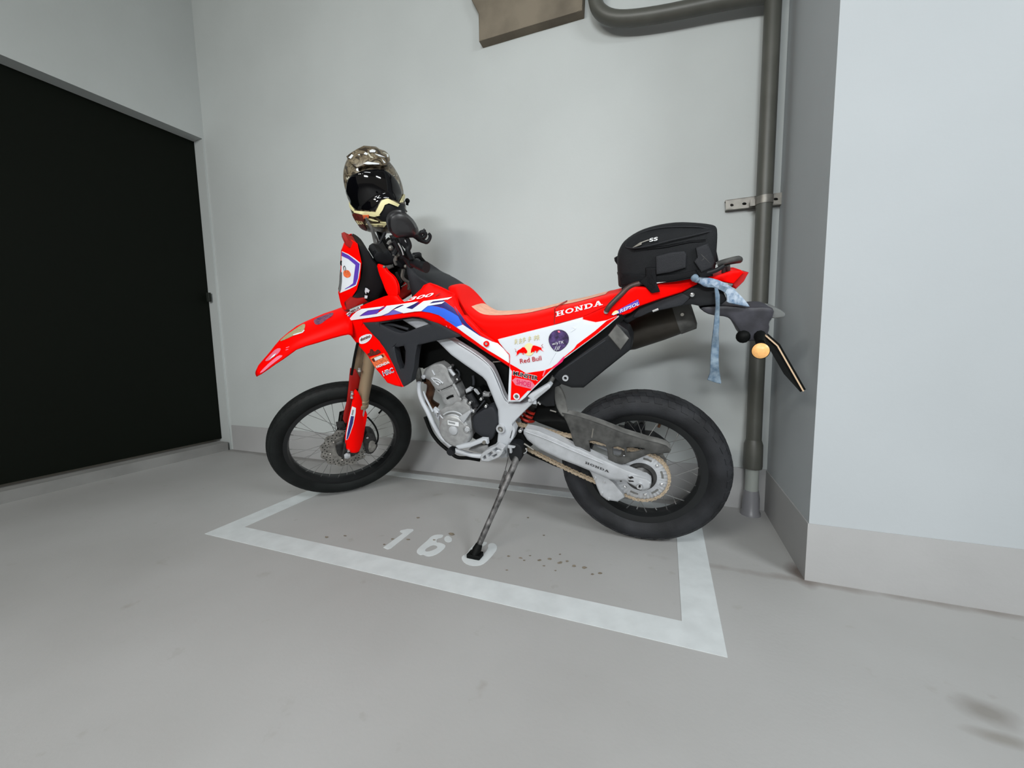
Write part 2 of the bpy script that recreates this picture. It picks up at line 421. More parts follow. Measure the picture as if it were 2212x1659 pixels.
        for t in tris:
            for i in range(3):
                e = (t[i], t[(i+1) % 3]); cnt[e] = 1
        sides = [(e[1], e[0], e[0]+n, e[1]+n) for e in cnt if (e[1], e[0]) not in cnt]
        return s.add(front+bk, tris+[(t[2]+n, t[1]+n, t[0]+n) for t in tris]+sides)
    def grid(s, rows, closed_u=False, cap=False):
        m = len(rows); n = len(rows[0]); vs = [p for r in rows for p in r]; fs = []
        for i in range(m-1):
            for k in range(n if closed_u else n-1): fs.append((i*n+k, i*n+(k+1) % n, (i+1)*n+(k+1) % n, (i+1)*n+k))
        if cap: fs.append(tuple(range(n))[::-1]); fs.append(tuple((m-1)*n+k for k in range(n)))
        return s.add(vs, fs)
    def build(s, name, m, parent=None, kind=None, label=None, angle=38, cat=None, group=None, solid=0, world=None):
        """world verts -> one object; """
        inv = ID
        p = parent
        while p is not None:
            if p in INV: inv = INV[p]; break
            p = p.parent
        me = bpy.data.meshes.new(name)
        vs = s.v; fs = list(s.f)
        base = Matrix.Translation(world) if world is not None else None
        if base is not None: inv = base.inverted()
        me.from_pydata([inv @ v for v in vs], [], fs); me.validate()
        bm = bmesh.new(); bm.from_mesh(me); bmesh.ops.remove_doubles(bm, verts=bm.verts, dist=1e-6)
        bmesh.ops.recalc_face_normals(bm, faces=bm.faces); bm.to_mesh(me); bm.free()
        me.shade_smooth(); me.set_sharp_from_angle(angle=math.radians(angle))
        me.materials.append(M[m] if isinstance(m, str) else m)
        ob = bpy.data.objects.new(name, me); C.objects.link(ob)
        if parent is not None: ob.parent = parent
        if base is not None: ob.matrix_world = base
        if solid:
            md = ob.modifiers.new('thickness', 'SOLIDIFY'); md.thickness = solid; md.offset = 0
        if kind: ob['kind'] = kind
        if label: ob['label'] = label
        if cat: ob['category'] = cat
        if group: ob['group'] = group
        return ob
def far(mb):
    """mirror of a bike-frame mesh to the far side of the machine"""
    o = MB(); mi = BM.inverted(); o.v = [BM @ Vector((q.x, -q.y, q.z)) for q in (mi @ v for v in mb.v)]; o.f = [f[::-1] for f in mb.f]; return o
def fars(mb):
    o = MB(); mi = SM.inverted(); o.v = [SM @ Vector((q.x, -q.y, q.z)) for q in (mi @ v for v in mb.v)]; o.f = [f[::-1] for f in mb.f]; return o

def text(mb, s, p0, pu, ph, surf, lift=.002, bold=0.0, shear=0.0, flip=False):
    """write s starting at photo point p0, baseline to pu (end of text), cap height vector ph (pixels)"""
    cu = bpy.data.curves.new('t', 'FONT'); cu.body = s; cu.offset = bold; cu.shear = shear; cu.resolution_u = 3
    ob = bpy.data.objects.new('t', cu); C.objects.link(ob)
    dg = bpy.context.evaluated_depsgraph_get(); dg.update()
    me = ob.evaluated_get(dg).to_mesh()
    xs = [v.co.x for v in me.vertices]; x0, x1 = min(xs), max(xs); ch = .69
    ux = ((pu[0]-p0[0])/(x1-x0), (pu[1]-p0[1])/(x1-x0)); uy = (ph[0]/ch, ph[1]/ch)
    vs = []
    for v in me.vertices:
        a = v.co.x-x0
        vs.append(surf.at(p0[0]+ux[0]*a+uy[0]*v.co.y, p0[1]+ux[1]*a+uy[1]*v.co.y, lift))
    fs = [tuple(p.vertices) for p in me.polygons]
    mb.add(vs, fs)
    ob.evaluated_get(dg).to_mesh_clear(); bpy.data.objects.remove(ob); bpy.data.curves.remove(cu)
    return mb

# ================================================================== THE ROOM
YB = 2.11                                   # back wall
XP, YP = .457, 1.525                        # pillar corner
X, Y, Zz = Vector((1, 0, 0)), Vector((0, 1, 0)), Vector((0, 0, 1))
def bx(mb, x0, x1, y0, y1, z0, z1): return mb.box(((x0+x1)/2, (y0+y1)/2, (z0+z1)/2), X*((x1-x0)/2), Y*((y1-y0)/2), Zz*((z1-z0)/2))
WL = Vector((-.045, -1, 0)).normalized(); NL = Vector((1, -.045, 0)).normalized(); OL = Vector((-3.25, YB, 0))
LW = Plane(Matrix((-WL, NL, Vector((0, 0, 1)))).transposed().to_4x4()); LW.M.translation = OL
LW = Plane(LW.M)
def lw(a, dpt, zz): return OL + WL*a + NL*dpt + Zz*zz      # along the wall, out of it, up
bx(MB(), -6, 5, -7, 2.4, -.1, 0).build('floor', 'floor', kind='structure')
bx(MB(), -6, 5, -7, 2.4, 3.5, 3.6).build('ceiling', 'ceil', kind='structure')
bx(MB(), -3.42, XP+.02, YB, YB+.15, 0, 3.5).build('wall_back', 'wall', kind='structure')
bx(MB(), XP, 4.8, YP, YB+.15, 0, 3.5).build('wall_right', 'wallr', kind='structure')
bbm = MB(); bx(bbm, -3.23, XP, YB-.004, YB, 0, .2); bbm.build('baseboard_back', 'bboard', kind='structure')
bbm = MB(); bx(bbm, XP-.004, 4.8, YP-.004, YP, 0, .1975); bx(bbm, XP-.004, XP, YP, YB-.005, 0, .1975); bbm.build('baseboard_right', 'bboard', kind='structure')
pt = [LW.I @ LW.at(*q) for q in ((451, 305), (0, 118), (495, 942), (8, 1063))]
zt = (pt[0].z+pt[1].z)/2; zb = (pt[2].z+pt[3].z)/2; a_r = .012
DW = 5.0
w = MB()
w.box(lw(DW/2, -.15, (zt+3.5)/2), WL*(DW/2), NL*.15, Zz*((3.5-zt)/2))
w.box(lw(a_r/2, -.15, zt/2), WL*(a_r/2), NL*.15, Zz*(zt/2))
w.build('wall_left', 'wall', kind='structure')
w = MB(); w.box(lw(a_r+DW/2, -.12, zb/2-.012), WL*(DW/2-.02), NL*.12, Zz*(zb/2-.012), .004); w.build('trim_1', 'threshold', kind='structure')
d = MB(); d.box(lw(a_r+DW/2, -.135, (zb+zt)/2), WL*(DW/2), NL*.03, Zz*((zt-zb)/2), .003)
door = d.build('door_1', 'door', kind='structure')
h = MB(); q = LW.I @ LW.at(452, 640); h.box(LW.M @ Vector((q.x+.03, -.06, q.z)), WL*.006, NL*.012, Zz*.03, .004)
h.build('door_latch', 'doorframe', parent=None, world=LW.M @ Vector((q.x-.02, -.05, q.z)), label='small dark latch on the right edge of the black door', cat='latch')

# painted bay on the floor
fs = FloorS()
bay = MB()
x0, x1, y0, y1, lwid = -1.872, .165, 1.066, 2.045, .104
bx(bay, x0, x1, y0, y0+lwid, 0, .0012); bx(bay, x0, x0+lwid, y0+lwid, y1, 0, .0012)
bx(bay, x1-lwid, x1, y0+lwid, y1, 0, .0012); bx(bay, x0+lwid, x1-lwid, y1-lwid*.7, y1, 0, .0012)
bay.build('parking_bay_outline', 'line', world=Vector((x0, y0, 0)), cat='floor marking', label='white painted rectangle outline on the grey floor around the parked motorcycle')
def digit(name, polys, holes, lab):
    mb = MB()
    for p in polys: mb.panel(p, fs, .001, holes=holes, step=5, lift=.0013)
    c = Qz(polys[0][0], 0)
    mb.build(name, 'line', world=c, cat='floor marking', label=lab)
digit('painted_digit', [z('W', '205,460 270,490 330,475 690,190 680,168 590,165 480,190 470,210 520,235')], [], 'white painted digit 1 on the floor, left of the 6')
digit('painted_digit', [smooth_poly(z('W', '740,500 800,440 920,340 960,290 1040,255 1170,255 1150,300 1060,320 1050,385 1100,378 1200,420 1190,470 1080,560 960,600 890,598 840,570 800,585 740,550')), smooth_poly(z('W', '1170,310 1230,265 1300,310 1300,360 1250,380 1190,365'), 1)],
      [smooth_poly(z('W', '870,490 990,415 1060,430 1070,470 960,520 880,530'))], 'white painted digit 6 on the floor between the 1 and the 0')
digit('painted_digit', [smooth_poly(z('W', '1455,600 1540,560 1580,480 1690,390 1790,372 1865,375 1850,410 1770,450 1700,500 1640,580 1620,650 1700,665 1780,600 1880,480 1870,420 1920,388 1990,400 2025,460 1990,540 1830,710 1730,750 1600,750 1500,710 1455,650'))], [],
      'white painted digit 0 on the floor under the foot of the side stand')
sp = MB()
for (a, b, r) in [(705, 1160, 5), (745, 1157, 4), (903, 1118, 4), (1141, 1118, 3), (1098, 1201, 4), (1095, 1231, 3), (1125, 1205, 4), (1145, 1200, 3), (1165, 1210, 5), (1188, 1207, 5), (1210, 1215, 6), (1225, 1212, 4),
                  (1240, 1222, 5), (1262, 1226, 6), (1280, 1240, 4), (1296, 1238, 5), (1175, 1222, 3), (1200, 1232, 3), (1132, 1210, 3), (848, 1164, 4), (882, 1165, 5), (830, 1176, 3), (1175, 1156, 3), (975, 1153, 8), (1210, 1197, 3), (938, 1166, 3)]:
    sp.panel([(a+r*(.5+.5*random.random())*math.cos(t)*1.2, b+r*(.4+.4*random.random())*math.sin(t)*.6) for t in [k*.7 for k in range(9)]], fs, .0006, step=4, lift=.002)
M['dirt'] = mat('brown_dirt', (.20, .17, .13), .9, noise=.3, nscale=60)
o = sp.build('dirt_specks', 'dirt', world=Vector((-1, 1.3, 0)), cat='dirt', label='scattered brown dirt specks on the floor inside the painted bay'); o['kind'] = 'stuff'

# wall fittings
def wpl(off): return Plane(Matrix.Translation((0, YB, 0)) @ Matrix(((1, 0, 0, 0), (0, -1, 0, 0), (0, 0, 1, 0), (0, 0, 0, 1))), off)
cb = MB(); cb.panel([(1005, -60), (1016, -5), (1034, 30), (1035, 90), (1150, 55), (1258, 23), (1262, -60)], wpl(.05), .05, rnd=3, drop=.01, step=12)
cb.build('concrete_block', 'concrete', world=wpl(.0).at(1035, 90), cat='concrete block', label='stained brown concrete block high on the back wall left of the pipe elbow')
pc = wpl(.065).at(1648, 500); PX, PYY = pc.x, pc.y; pr = (wpl(.065).at(1666, 500)-wpl(.065).at(1630, 500)).length/2
def pz(y): return wpl(.065).at(1640, y).z
T = thing('drain_pipe', 'dark grey drain pipe running down the corner behind the rear wheel', 'pipe', (PX, PYY, 0))
zt2 = wpl(.065).at(1668, -14).z
mb = MB(); mb.tube([(PX, PYY, pz(1000)), (PX, PYY, zt2)], pr, 24, smooth=False)
zc = pz(962)
mb.build('downpipe', 'pipe', T)
mb = MB(); c0 = Vector((PX, PYY, 0)); mb.lathe(c0, Zz, [(pz(1012), pr*1.22), (pz(1006), pr*1.28), (pz(960), pr*1.22), (pz(950), pr*1.0)], 24); mb.build('coupling', 'pipe', T)
mb = MB(); mb.lathe(c0, Zz, [(pz(1060), pr*.88), (pz(1005), pr*.88)], 24); mb.build('pale_section', 'pipe_lt', T, label='pale grey pipe section')
mb = MB(); mb.lathe(c0, Zz, [(0.0, pr*1.35), (.012, pr*1.3), (.02, pr*1.14), (pz(1075), pr*1.1), (pz(1060), pr*.95)], 24); mb.build('base_sleeve', 'pipe_lo', T, label='slate grey sleeve at the floor')
W6 = wpl(.065)
path = [W6.at(*q) for q in ((1283, -60), (1284, -12), (1296, 24), (1335, 40), (1420, 32), (1560, 4), (1640, -10))] + [Vector((PX, PYY, zt2+.0))]
mb = MB(); mb.tube(path, pr*1.02, 20); mb.build('branch_pipe', 'pipe', T)
mb = MB(); mb.ball((PX, PYY, zt2), pr*1.18, 20); mb.tube([(PX, PYY, zt2), (PX, PYY, zt2+.25)], pr, 20, smooth=False); mb.build('tee_joint', 'pipe', T)
B = thing('pipe_bracket', 'galvanised slotted wall bracket clamped across the drain pipe', 'bracket', wpl(0).at(1629, 434))
W2 = wpl(.028)
mb = MB(); mb.panel([(1567, 433), (1690, 416), (1691, 440), (1568, 453)], W2, .002, step=6, holes=[circ(1581, 443, 4, 3, 10), circ(1608, 440, 5, 3, 10), circ(1676, 430, 5, 3, 10)])
a1, a2 = W2.at(1567, 433), W2.at(1568, 453); b1, b2 = W2.at(1690, 416), W2.at(1691, 440)
for (p, q_) in ((a1, b1), (a2, b2)):
    m_ = (p+q_)/2; dd = (q_-p)/2; mb.box(Vector((m_.x, YB-.014, m_.z)), dd, Y*.014, Zz*.0015)
mb.build('channel', 'galv', B)
zcl = wpl(.065).at(1645, 434).z
mb = MB(); mb.lathe(Vector((PX, PYY, zcl)), Zz, [(-.016, pr*1.01), (-.016, pr*1.07), (.016, pr*1.07), (.016, pr*1.01)], 24, closed=True)
mb.box((PX-pr*1.25, PYY+.01, zcl), (.012, 0, 0), (0, .003, 0), (0, 0, .014)); mb.build('clamp', 'galv', B)

# ================================================================== THE MOTORCYCLE
MC = thing('motorcycle', 'red and white off-road motorcycle leaning on its side stand in the painted bay', 'motorcycle', BM)

def frame_axes(Mx): R = Mx.to_3x3(); return R @ Vector((1, 0, 0)), R @ Vector((0, 1, 0)), R @ Vector((0, 0, 1))
def wheel(name, c, ex, ey, ez, R, rin, hw, rimr, nsp, fl, hubr, tyre, lugs):
    """ex forward, ey axle to the left, ez up"""
    def P(a, r, y): return c + r*(math.cos(a)*ex+math.sin(a)*ez) + y*ey
    mb = MB(); n = 96
    prof = [(rimr+.004, -.030), (rimr, -.012), (rimr-.004, 0), (rimr, .012), (rimr+.004, .030), (rin+.006, hw*.62), (rin+.010, hw*.62), (rin+.006, hw*.55), (rimr+.012, .018), (rimr+.012, -.018), (rin+.006, -hw*.55), (rin+.010, -hw*.62), (rin+.006, -hw*.62)]
    mb.grid([[P(2*math.pi*i/n, r, y) for (r, y) in prof] for i in range(n+1)], closed_u=True)
    ob = mb.build(name, 'rim', MC, angle=50)
    # tyre
    mb = MB(); rc = (R+rin)/2; hr = (R-rin)/2; m = 18; rows = []
    sec = []
    for k in range(m+1):
        t = math.pi*(-.06+1.12*k/m)
        cx, sx_ = math.cos(t), math.sin(t)
        y = hw*math.copysign(abs(cx)**.85, cx); r = rin+ (R-rin)*max(0.0, (sx_*.5+.5) if sx_ > 0 else .5+.5*sx_) 
        rr_ = rin+.012+(R-.006-rin-.012)*max(-.05, sx_)**.9 if sx_ > 0 else rin+.004
        sec.append((rr_, y*(.78 if sx_ <= 0 else 1)))
    sec2 = []
    for k in range(25):
        t = math.pi*k/24; cx, sx_ = math.cos(t), math.sin(t)
        sec2.append((rin+.03+(R-.006-rin-.03)*sx_**.8, hw*math.copysign(abs(cx)**.8, cx)))
    sec = [(rin+.002, hw*.60)]+[(rin+.012, hw*.80)]+sec2+[(rin+.012, -hw*.80), (rin+.002, -hw*.60)]
    n = 120
    mb.grid([[P(2*math.pi*i/n, r, y) for (r, y) in sec] for i in range(n+1)])
    cnt = lugs['n']
    for i in range(cnt):
        for (t0, t1, ph, w_) in lugs['rows']:
            a = 2*math.pi*(i+ph)/cnt; da = math.pi/cnt*w_
            for sgn in ((1, -1) if t0 != -t1 else (1,)):
                vs = []
                for (tt, hgt) in ((t0, 0), (t0, 1), (t1, 1), (t1, 0)):
                    th = math.pi/2-tt*sgn
                    cx, sx_ = math.cos(th), max(0, math.sin(th))
                    r = rin+.03+(R-.006-rin-.03)*sx_**.8; y = hw*math.copysign(abs(cx)**.8, cx)
                    g = lugs['h']*hgt-.002
                    nr, ny = max(sx_, .25), cx*.8
                    for s_ in (-1, 1):
                        sk = lugs['skew']*sgn*tt
                        vs.append(P(a+s_*da*(1-.12*hgt)+sk*da, r+nr*g, y+ny*g))
                mb.add(vs, [(0, 2, 3, 1), (2, 4, 5, 3), (4, 6, 7, 5), (0, 1, 7, 6), (0, 6, 4, 2), (1, 3, 5, 7)])
    mb.build('tyre', tyre, ob, angle=42)
    # hub
    mb = MB(); mb.lathe(c, ey, [(-.07, .012), (-.07, .03), (-.055, hubr), (-.048, hubr), (-.042, hubr*.7), (.0, hubr*.55), (.042, hubr*.7), (.048, hubr), (.055, hubr), (.07, .03), (.07, .012)], 32)
    mb.build('hub', 'hub', ob)
    # spokes, laced
    for i in range(nsp):
        side = 1 if i % 2 else -1; grp = 1 if (i//2) % 2 else -1
        ar = 2*math.pi*(i+.5)/nsp; ah = ar+grp*fl
        p0 = P(ah, hubr*.93, side*.048); p1 = P(ar, rimr+.002, side*.004)
        mb = MB(); mb.tube([p0, p1], .0012, 6, smooth=False); q = p1+(p0-p1).normalized()*.018; mb.tube([p1, q], .0026, 6, smooth=False)
        mb.build('spoke', 'spoke', ob)
    return ob, P

# ---- rear wheel
cR = bw(0, 0, RR)
rw_, PR = wheel('rear_wheel', cR, Fv, Lv, Uv, RR, .232, .060, .206, 32, .95, .062, 'rubber2',
            dict(n=40, rows=[(.62, 1.05, 0, .62), (.22, .55, .5, .60), (-.16, .16, 0, .62)], h=.0045, skew=.9))
# ---- front wheel
Sx, Sy, Sz = frame_axes(SM)
CFl = Vector((WB, 0, RF)); cF = SM @ CFl
fw_, PF = wheel('front_wheel', cF, Sx, Sy, Sz, RF, .272, .043, .253, 36, .85, .042, 'rubber',
            dict(n=64, rows=[(.55, .95, 0, .7), (.16, .5, .5, .68), (-.12, .12, 0, .7)], h=.003, skew=.7))
mb = MB(); mb.tube([PF(2.7, .256, .0), PF(2.7, .225, .006)], [.006, .004], 8, smooth=False); mb.build('tyre_valve', 'blackd', fw_)

# front brake disc with wavy edge and drilled holes
def disc(c, ex, ez, ey, off, R, rin, th, waves, amp, holes, m, parent, name='brake_disc'):
    mb = MB(); n = waves*8; o = MB()
    ring = []
    for i in range(n):
        a = 2*math.pi*i/n; ro = R+amp*math.cos(waves*a)
        ring.append([c+r*(math.cos(a)*ex+math.sin(a)*ez)+y*ey for (r, y) in ((rin, off), (ro, off), (ro, off-th), (rin, off-th))])
    ring.append(ring[0]); mb.grid(ring, closed_u=True)
    ob = mb.build(name, m, parent)
    hb = MB()
    for (rr, cnt, ph, hr) in holes:
        for i in range(cnt):
            a = 2*math.pi*(i+ph)/cnt
            hb.lathe(c+rr*(math.cos(a)*ex+math.sin(a)*ez)+ey*(off-th*.5), ey, [(-th*.5-.0004, hr), (th*.5+.0004, hr)], 8)
    if holes: hb.build('drilled_holes', 'blackd', ob)
    return ob
dsk = disc(cF, Sx, Sz, Sy, .066, .116, .078, .004, 12, .005, [(.108, 24, 0, .003), (.097, 24, .5, .003), (.087, 24, 0, .003)], 'disc', fw_)
mb = MB(); mb.lathe(cF, Sy, [(.052, .03), (.066, .080), (.0675, .080), (.062, .03)], 30)
for i in range(6):
    a = i*math.pi/3; mb.ball(cF+.074*(math.cos(a)*Sx+math.sin(a)*Sz)+Sy*.068, .006, 8)
mb.build('disc_carrier', 'disc', fw_)

# ---- fork
SAX = (SMl.to_3x3() @ AX); axw = BM.to_3x3() @ SAX     # fork axis in world
def fk(side, t, dx=-.035, dy=0.0): return cF + Sy*(side*.098+dy) + Sx*dx + axw*t
FK = bpy.data.objects
mb = MB(); mb.tube([fk(1, .50), fk(1, .78)], .0285, 20, smooth=False)
mb.tube([fk(1, .275), fk(1, .50)], .0265, 20, smooth=False); mb.lathe(fk(1, .262), axw, [(0, .022), (0, .029), (.006, .0305), (.02, .0305), (.022, .0275), (.03, .0275), (.034, .029), (.04, .029), (.043, .0265)], 22)
forkL = mb.build('fork_leg', 'fork', MC, label='gold front fork leg nearest the camera')
mb = MB(); mb.tube([fk(1, .10), fk(1, .27)], .0215, 18, smooth=False); mb.build('stanchion', 'chrome', forkL)
mb = MB(); mb.tube([fk(-1, .275), fk(-1, .78)], .0265, 20, smooth=False); mb.lathe(fk(-1, .262), axw, [(0, .022), (0, .029), (.006, .0305), (.02, .0305), (.022, .0275), (.04, .029), (.043, .0265)], 22)
forkR = mb.build('fork_leg', 'fork', MC)
mb = MB(); mb.tube([fk(-1, .10), fk(-1, .27)], .0215, 18, smooth=False); mb.build('stanchion', 'chrome', forkR)
for sd, fo in ((1, forkL), (-1, forkR)):
    mb = MB(); mb.box(fk(sd, .045, -.018), Sx*.034, Sy*.016, axw*.055, .008); mb.build('axle_lug', 'hub', fo)
mb = MB(); mb.tube([cF-Sy*.125, cF+Sy*.125], .011, 14, smooth=False); mb.lathe(cF+Sy*.12, Sy, [(0, .016), (.01, .016), (.012, .012)], 6); mb.build('front_axle', 'alu', MC)
# fork guards
gs = SP(.128, None)
gp = z('C', '1362,335 1400,365 1440,440 1462,520 1490,590 1514,640 1500,720 1480,820 1465,930 1440,1020 1415,1080 1375,1098 1310,1095 1262,1060 1240,975 1255,860 1275,750 1300,640 1325,540 1338,450')
def gfn(px, py):
    x = (px-520)*5.53; y = (py-780)*5.53
    ctr = 1350+(.17*(640-y) if y < 640 else .0)+5; return .134-.022*min(1, abs(x-ctr)/120)**2
mb = MB(); mb.panel(smooth_poly(gp), SP(0, gfn), .006, rnd=2.2, drop=.006, step=4)
gL = mb.build('fork_guard', 'red', MC, label='red fork guard with a white and blue stripe')
mb = MB(); mb.panel(z('C', '1330,540 1376,560 1372,620 1345,760 1310,860 1280,935 1255,945 1262,860 1285,740 1310,620'), SP(0, gfn), 0, lift=.0012, step=4); mb.build('stripe', 'whited', gL)
mb = MB(); mb.panel(z('C', '1318,655 1352,660 1340,740 1300,870 1275,935 1262,935 1276,850 1300,740'), SP(0, gfn), 0, lift=.002, step=4); mb.build('stripe', 'navy', gL, label='blue stripe')
mb = MB(); mb.panel(z('C', '1335,580 1352,585 1340,650 1322,640'), SP(0, gfn), 0, lift=.002, step=3); mb.build('stripe', 'greylabel', gL)
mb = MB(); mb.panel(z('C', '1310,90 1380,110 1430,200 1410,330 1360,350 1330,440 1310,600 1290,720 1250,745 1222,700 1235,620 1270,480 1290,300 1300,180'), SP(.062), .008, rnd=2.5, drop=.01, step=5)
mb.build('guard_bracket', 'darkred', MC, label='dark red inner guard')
mb = MB()
for q in z('C', '1330,385 1325,430 1288,1068'): mb.lathe(SP(.13).at(*q), Sy, [(-.01, .0065), (.006, .0065), (.008, .004)], 10)
mb.lathe(SP(.118).at(*z1('T', '190,1185')), Sy, [(-.01, .007), (.006, .007), (.008, .004)], 10)
mb.build('guard_bolts', 'chrome', gL)
# caliper + hose
mb = MB(); mb.panel(smooth_poly(z('C', '1490,850 1560,850 1610,900 1640,1000 1620,1050 1570,1110 1500,1110 1480,1050 1460,960')), SP(.085), .05, rnd=3, drop=.02, step=5)
cal = mb.build('brake_caliper', 'hub', MC)
mb = MB(); mb.panel(smooth_poly(z('C', '1530,960 1600,950 1625,1020 1580,1090 1520,1080')), SP(.09), .01, rnd=2, step=4); mb.build('caliper_cap', 'disc', cal)
mb = MB(); mb.lathe(SP(.088).at(*z1('C', '1512,912')), Sy, [(0, .006), (.004, .006)], 8); mb.lathe(SP(.088).at(*z1('C', '1480,1105')), Sy, [(0, .005), (.004, .005)], 8); mb.build('caliper_bolts', 'chrome', cal)
mb = MB(); mb.tube([SP(.10).at(*q) for q in z('C', '1515,670 1570,730 1615,800 1640,880 1635,950 1610,990')], .0042, 8); mb.build('brake_hose', 'blackd', MC)
mb = MB(); mb.tube([SP(.11).at(*q) for q in z('T', '150,480 100,700 60,900 30,1080 -10,1300')], .0055, 8); mb.build('brake_hose', 'blackd', MC)
mb = MB(); mb.panel(smooth_poly(z('C', '1130,1010 1180,980 1240,960 1300,1000 1380,1080 1370,1130 1300,1145 1220,1160 1150,1120')), SP(.085), .012, rnd=3, step=5); mb.build('hub_cover', 'hub', MC)
mb = MB(); mb.panel(z('C', '1140,755 1230,745 1250,800 1150,800'), SP(.06), .02, rnd=1.5, step=4); mb.build('hub_bracket', 'hub', MC)

# ---- front mudguard (channel section)
fT = z('S', '130,1440 180,1330 290,1210 400,1090 520,930 640,790 820,640 1000,500 1200,395 1390,310 1600,220 1800,150 2000,70 2150,60')
fB = z('S', '150,1540 260,1480 420,1370 560,1270 720,1170 860,1070 1010,960 1220,880 1400,830 1600,770 1800,710 2000,655 2130,630 2230,660')
fw2 = [.018, .04, .055, .066, .075, .080, .085, .090, .094, .097, .10, .10, .10, .10]
rows = []
def fsec(i, n=10):
    t = _s.loc(*fT[i], -.3*fw2[i]); b = _s.loc(*fB[i], fw2[i]); out = []
    for k in range(n+1):
        u = k/n; ang = u*math.pi/2; y = fw2[i]*math.sin(ang)**.75; s_ = (1-math.cos(ang))**1.1
        out.append(Vector((t.x+(b.x-t.x)*s_, y, t.z+(b.z-t.z)*s_)))
    return out
for i in range(len(fT)):
    h_ = fsec(i); full = [Vector((p.x, -p.y, p.z)) for p in h_[::-1]]+h_[1:]
    rows.append([SM @ p for p in full])
mb = MB(); mb.grid(rows); fen = mb.build('front_mudguard', 'red', MC, solid=.004, angle=60)
FS = GridS([r[8:] for r in rows])
def dec(poly, surf, m, parent, name='sticker', lift=.0015, step=5, holes=(), label=None):
    mb = MB(); mb.panel(poly, surf, 0, lift=lift, step=step, holes=holes); return mb.build(name, m, parent, label=label)
dec(smooth_poly(z('S', '640,800 780,670 860,610 980,530 1100,450 1180,405 1215,430 1195,520 1150,590 1030,630 900,690 800,740')), FS, 'tan_st', fen, lift=.0035, label='worn tan sticker')
dec(smooth_poly(z('S', '1380,330 1500,270 1640,215 1780,165 1830,180 1790,250 1650,330 1560,410 1430,440')), FS, 'mauve_st', fen, lift=.0035, label='worn mauve sticker')
dec(z('S', '950,650 1040,618 1150,590 1190,540 1200,560 1160,605 1060,640 965,668'), FS, 'whited', fen, lift=.005)
dec(z('S', '790,922 860,892 866,900 800,932'), FS, 'pink', fen, lift=.003); dec(z('S', '785,965 840,945 846,955 790,976'), FS, 'pink', fen, lift=.003)
dec(smooth_poly(z('S', '330,1215 450,1080 590,940 700,935 640,1040 500,1150 420,1210')), FS, 'pink', fen, lift=.0035, label='pale pink swoosh sticker')
dec(smooth_poly(z('S', '210,1470 340,1340 480,1210 640,1080 740,1080 600,1190 420,1330 300,1430')), FS, 'pink', fen, lift=.0035, label='pale pink swoosh sticker')
dec(z('S', '440,1190 540,1080 600,1050 560,1110'), FS, 'whited', fen, lift=.006)

# ---- headlight cowl with number plate
def cfn(px, py):
    x = (px-700)*5.53; y = (py-500)*5.53
    xl = 262-(y-95)*.40 if y < 240 else (205-(y-240)*.05 if y < 740 else 180+(y-740)*.2)
    u = max(0, min(1, (x-xl)/240)); return .001+.116*u**.75
CS = SP(0, cfn)
mb = MB(); mb.panel(z('N', '285,92 345,115 400,150 425,260 452,378 440,470 432,560 392,700 330,790 300,860 270,935 225,932 195,850 172,742 190,640 205,480 207,300 213,230 240,150'), CS, .012, rnd=2, drop=.008, step=5)
mb.panel(z('N', '285,92 345,115 400,150 425,260 452,378 440,470 432,560 392,700 330,790 300,860 270,935 225,932 195,850 172,742 190,640 205,480 207,300 213,230 240,150'), CS, .012, rnd=2, drop=.008, step=5)
cw = mb
m2 = MB(); m2.v = list(mb.v[:len(mb.v)//2]); m2.f = [f for f in mb.f if max(f) < len(mb.v)//2]
f2 = fars(m2); m2.add(f2.v, f2.f)
cowl = m2.build('headlight_cowl', 'red', MC)
wp = z('N', '213,236 290,270 370,325 436,378 432,440 412,560 385,645 300,690 240,715 183,738 192,640 207,480 209,300')
def decm(poly, surf, m, parent, name='sticker', lift=.0015, step=5, label=None):
    mb = MB(); mb.panel(poly, surf, 0, lift=lift, step=step); f_ = fars(mb); mb.add(f_.v, f_.f); return mb.build(name, m, parent, label=label)
decm(wp, CS, 'whited', cowl, 'number_plate', lift=.0015)
decm(z('N', '213,245 290,283 365,338 424,385 402,560 375,635 300,668 245,693 255,680 300,655 345,620 374,400 290,330 210,292'), CS, 'blue' if 0 else 'purple', cowl, 'plate_border', lift=.003)
dec(smooth_poly(z('N', '232,468 290,458 318,500 318,535 280,556 240,540 228,510')), CS, 'orange_st', cowl, lift=.003, label='small red padlock-shaped sticker')
mb = MB(); mb.tube([CS.at(*q, .004) for q in z('N', '240,468 232,430 245,412 256,440 258,466')], .0012, 6); mb.build('sticker', 'black_st', cowl)
dec(smooth_poly(z('N', '195,345 215,350 208,380 212,410 195,405 190,375')), CS, 'black_st', cowl, lift=.003)
mb = MB(); mb.panel(smooth_poly(z('N', '400,150 470,180 540,245 575,330 640,400 690,520 725,640 700,720 650,800 560,830 420,880 300,935 262,935 262,880 330,790 390,700 432,560 450,400 425,260')), SP(.088), .176, rnd=6, drop=.05, step=6)
mb.build('cowl_body', 'black', MC)
mb = MB(); mb.panel(z('N', '250,110 285,95 395,150 380,215 300,195 255,160'), SP(.06), .12, rnd=2, drop=.01, step=6); mb.build('cowl_top', 'darkred', cowl)
decm(z('N', '172,700 182,640 190,560 198,482 212,486 210,600 200,690 186,735'), CS, 'lamp', cowl, 'headlight', lift=.004)
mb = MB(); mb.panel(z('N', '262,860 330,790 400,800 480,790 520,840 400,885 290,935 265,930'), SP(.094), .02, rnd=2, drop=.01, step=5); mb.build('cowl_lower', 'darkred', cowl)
mb = MB()
for pl in ('495,675 515,680 545,705 530,735 510,720 500,750 487,720', '488,765 520,770 515,800 484,800'): mb.panel(z('N', pl), SP(.10), .004, step=3)
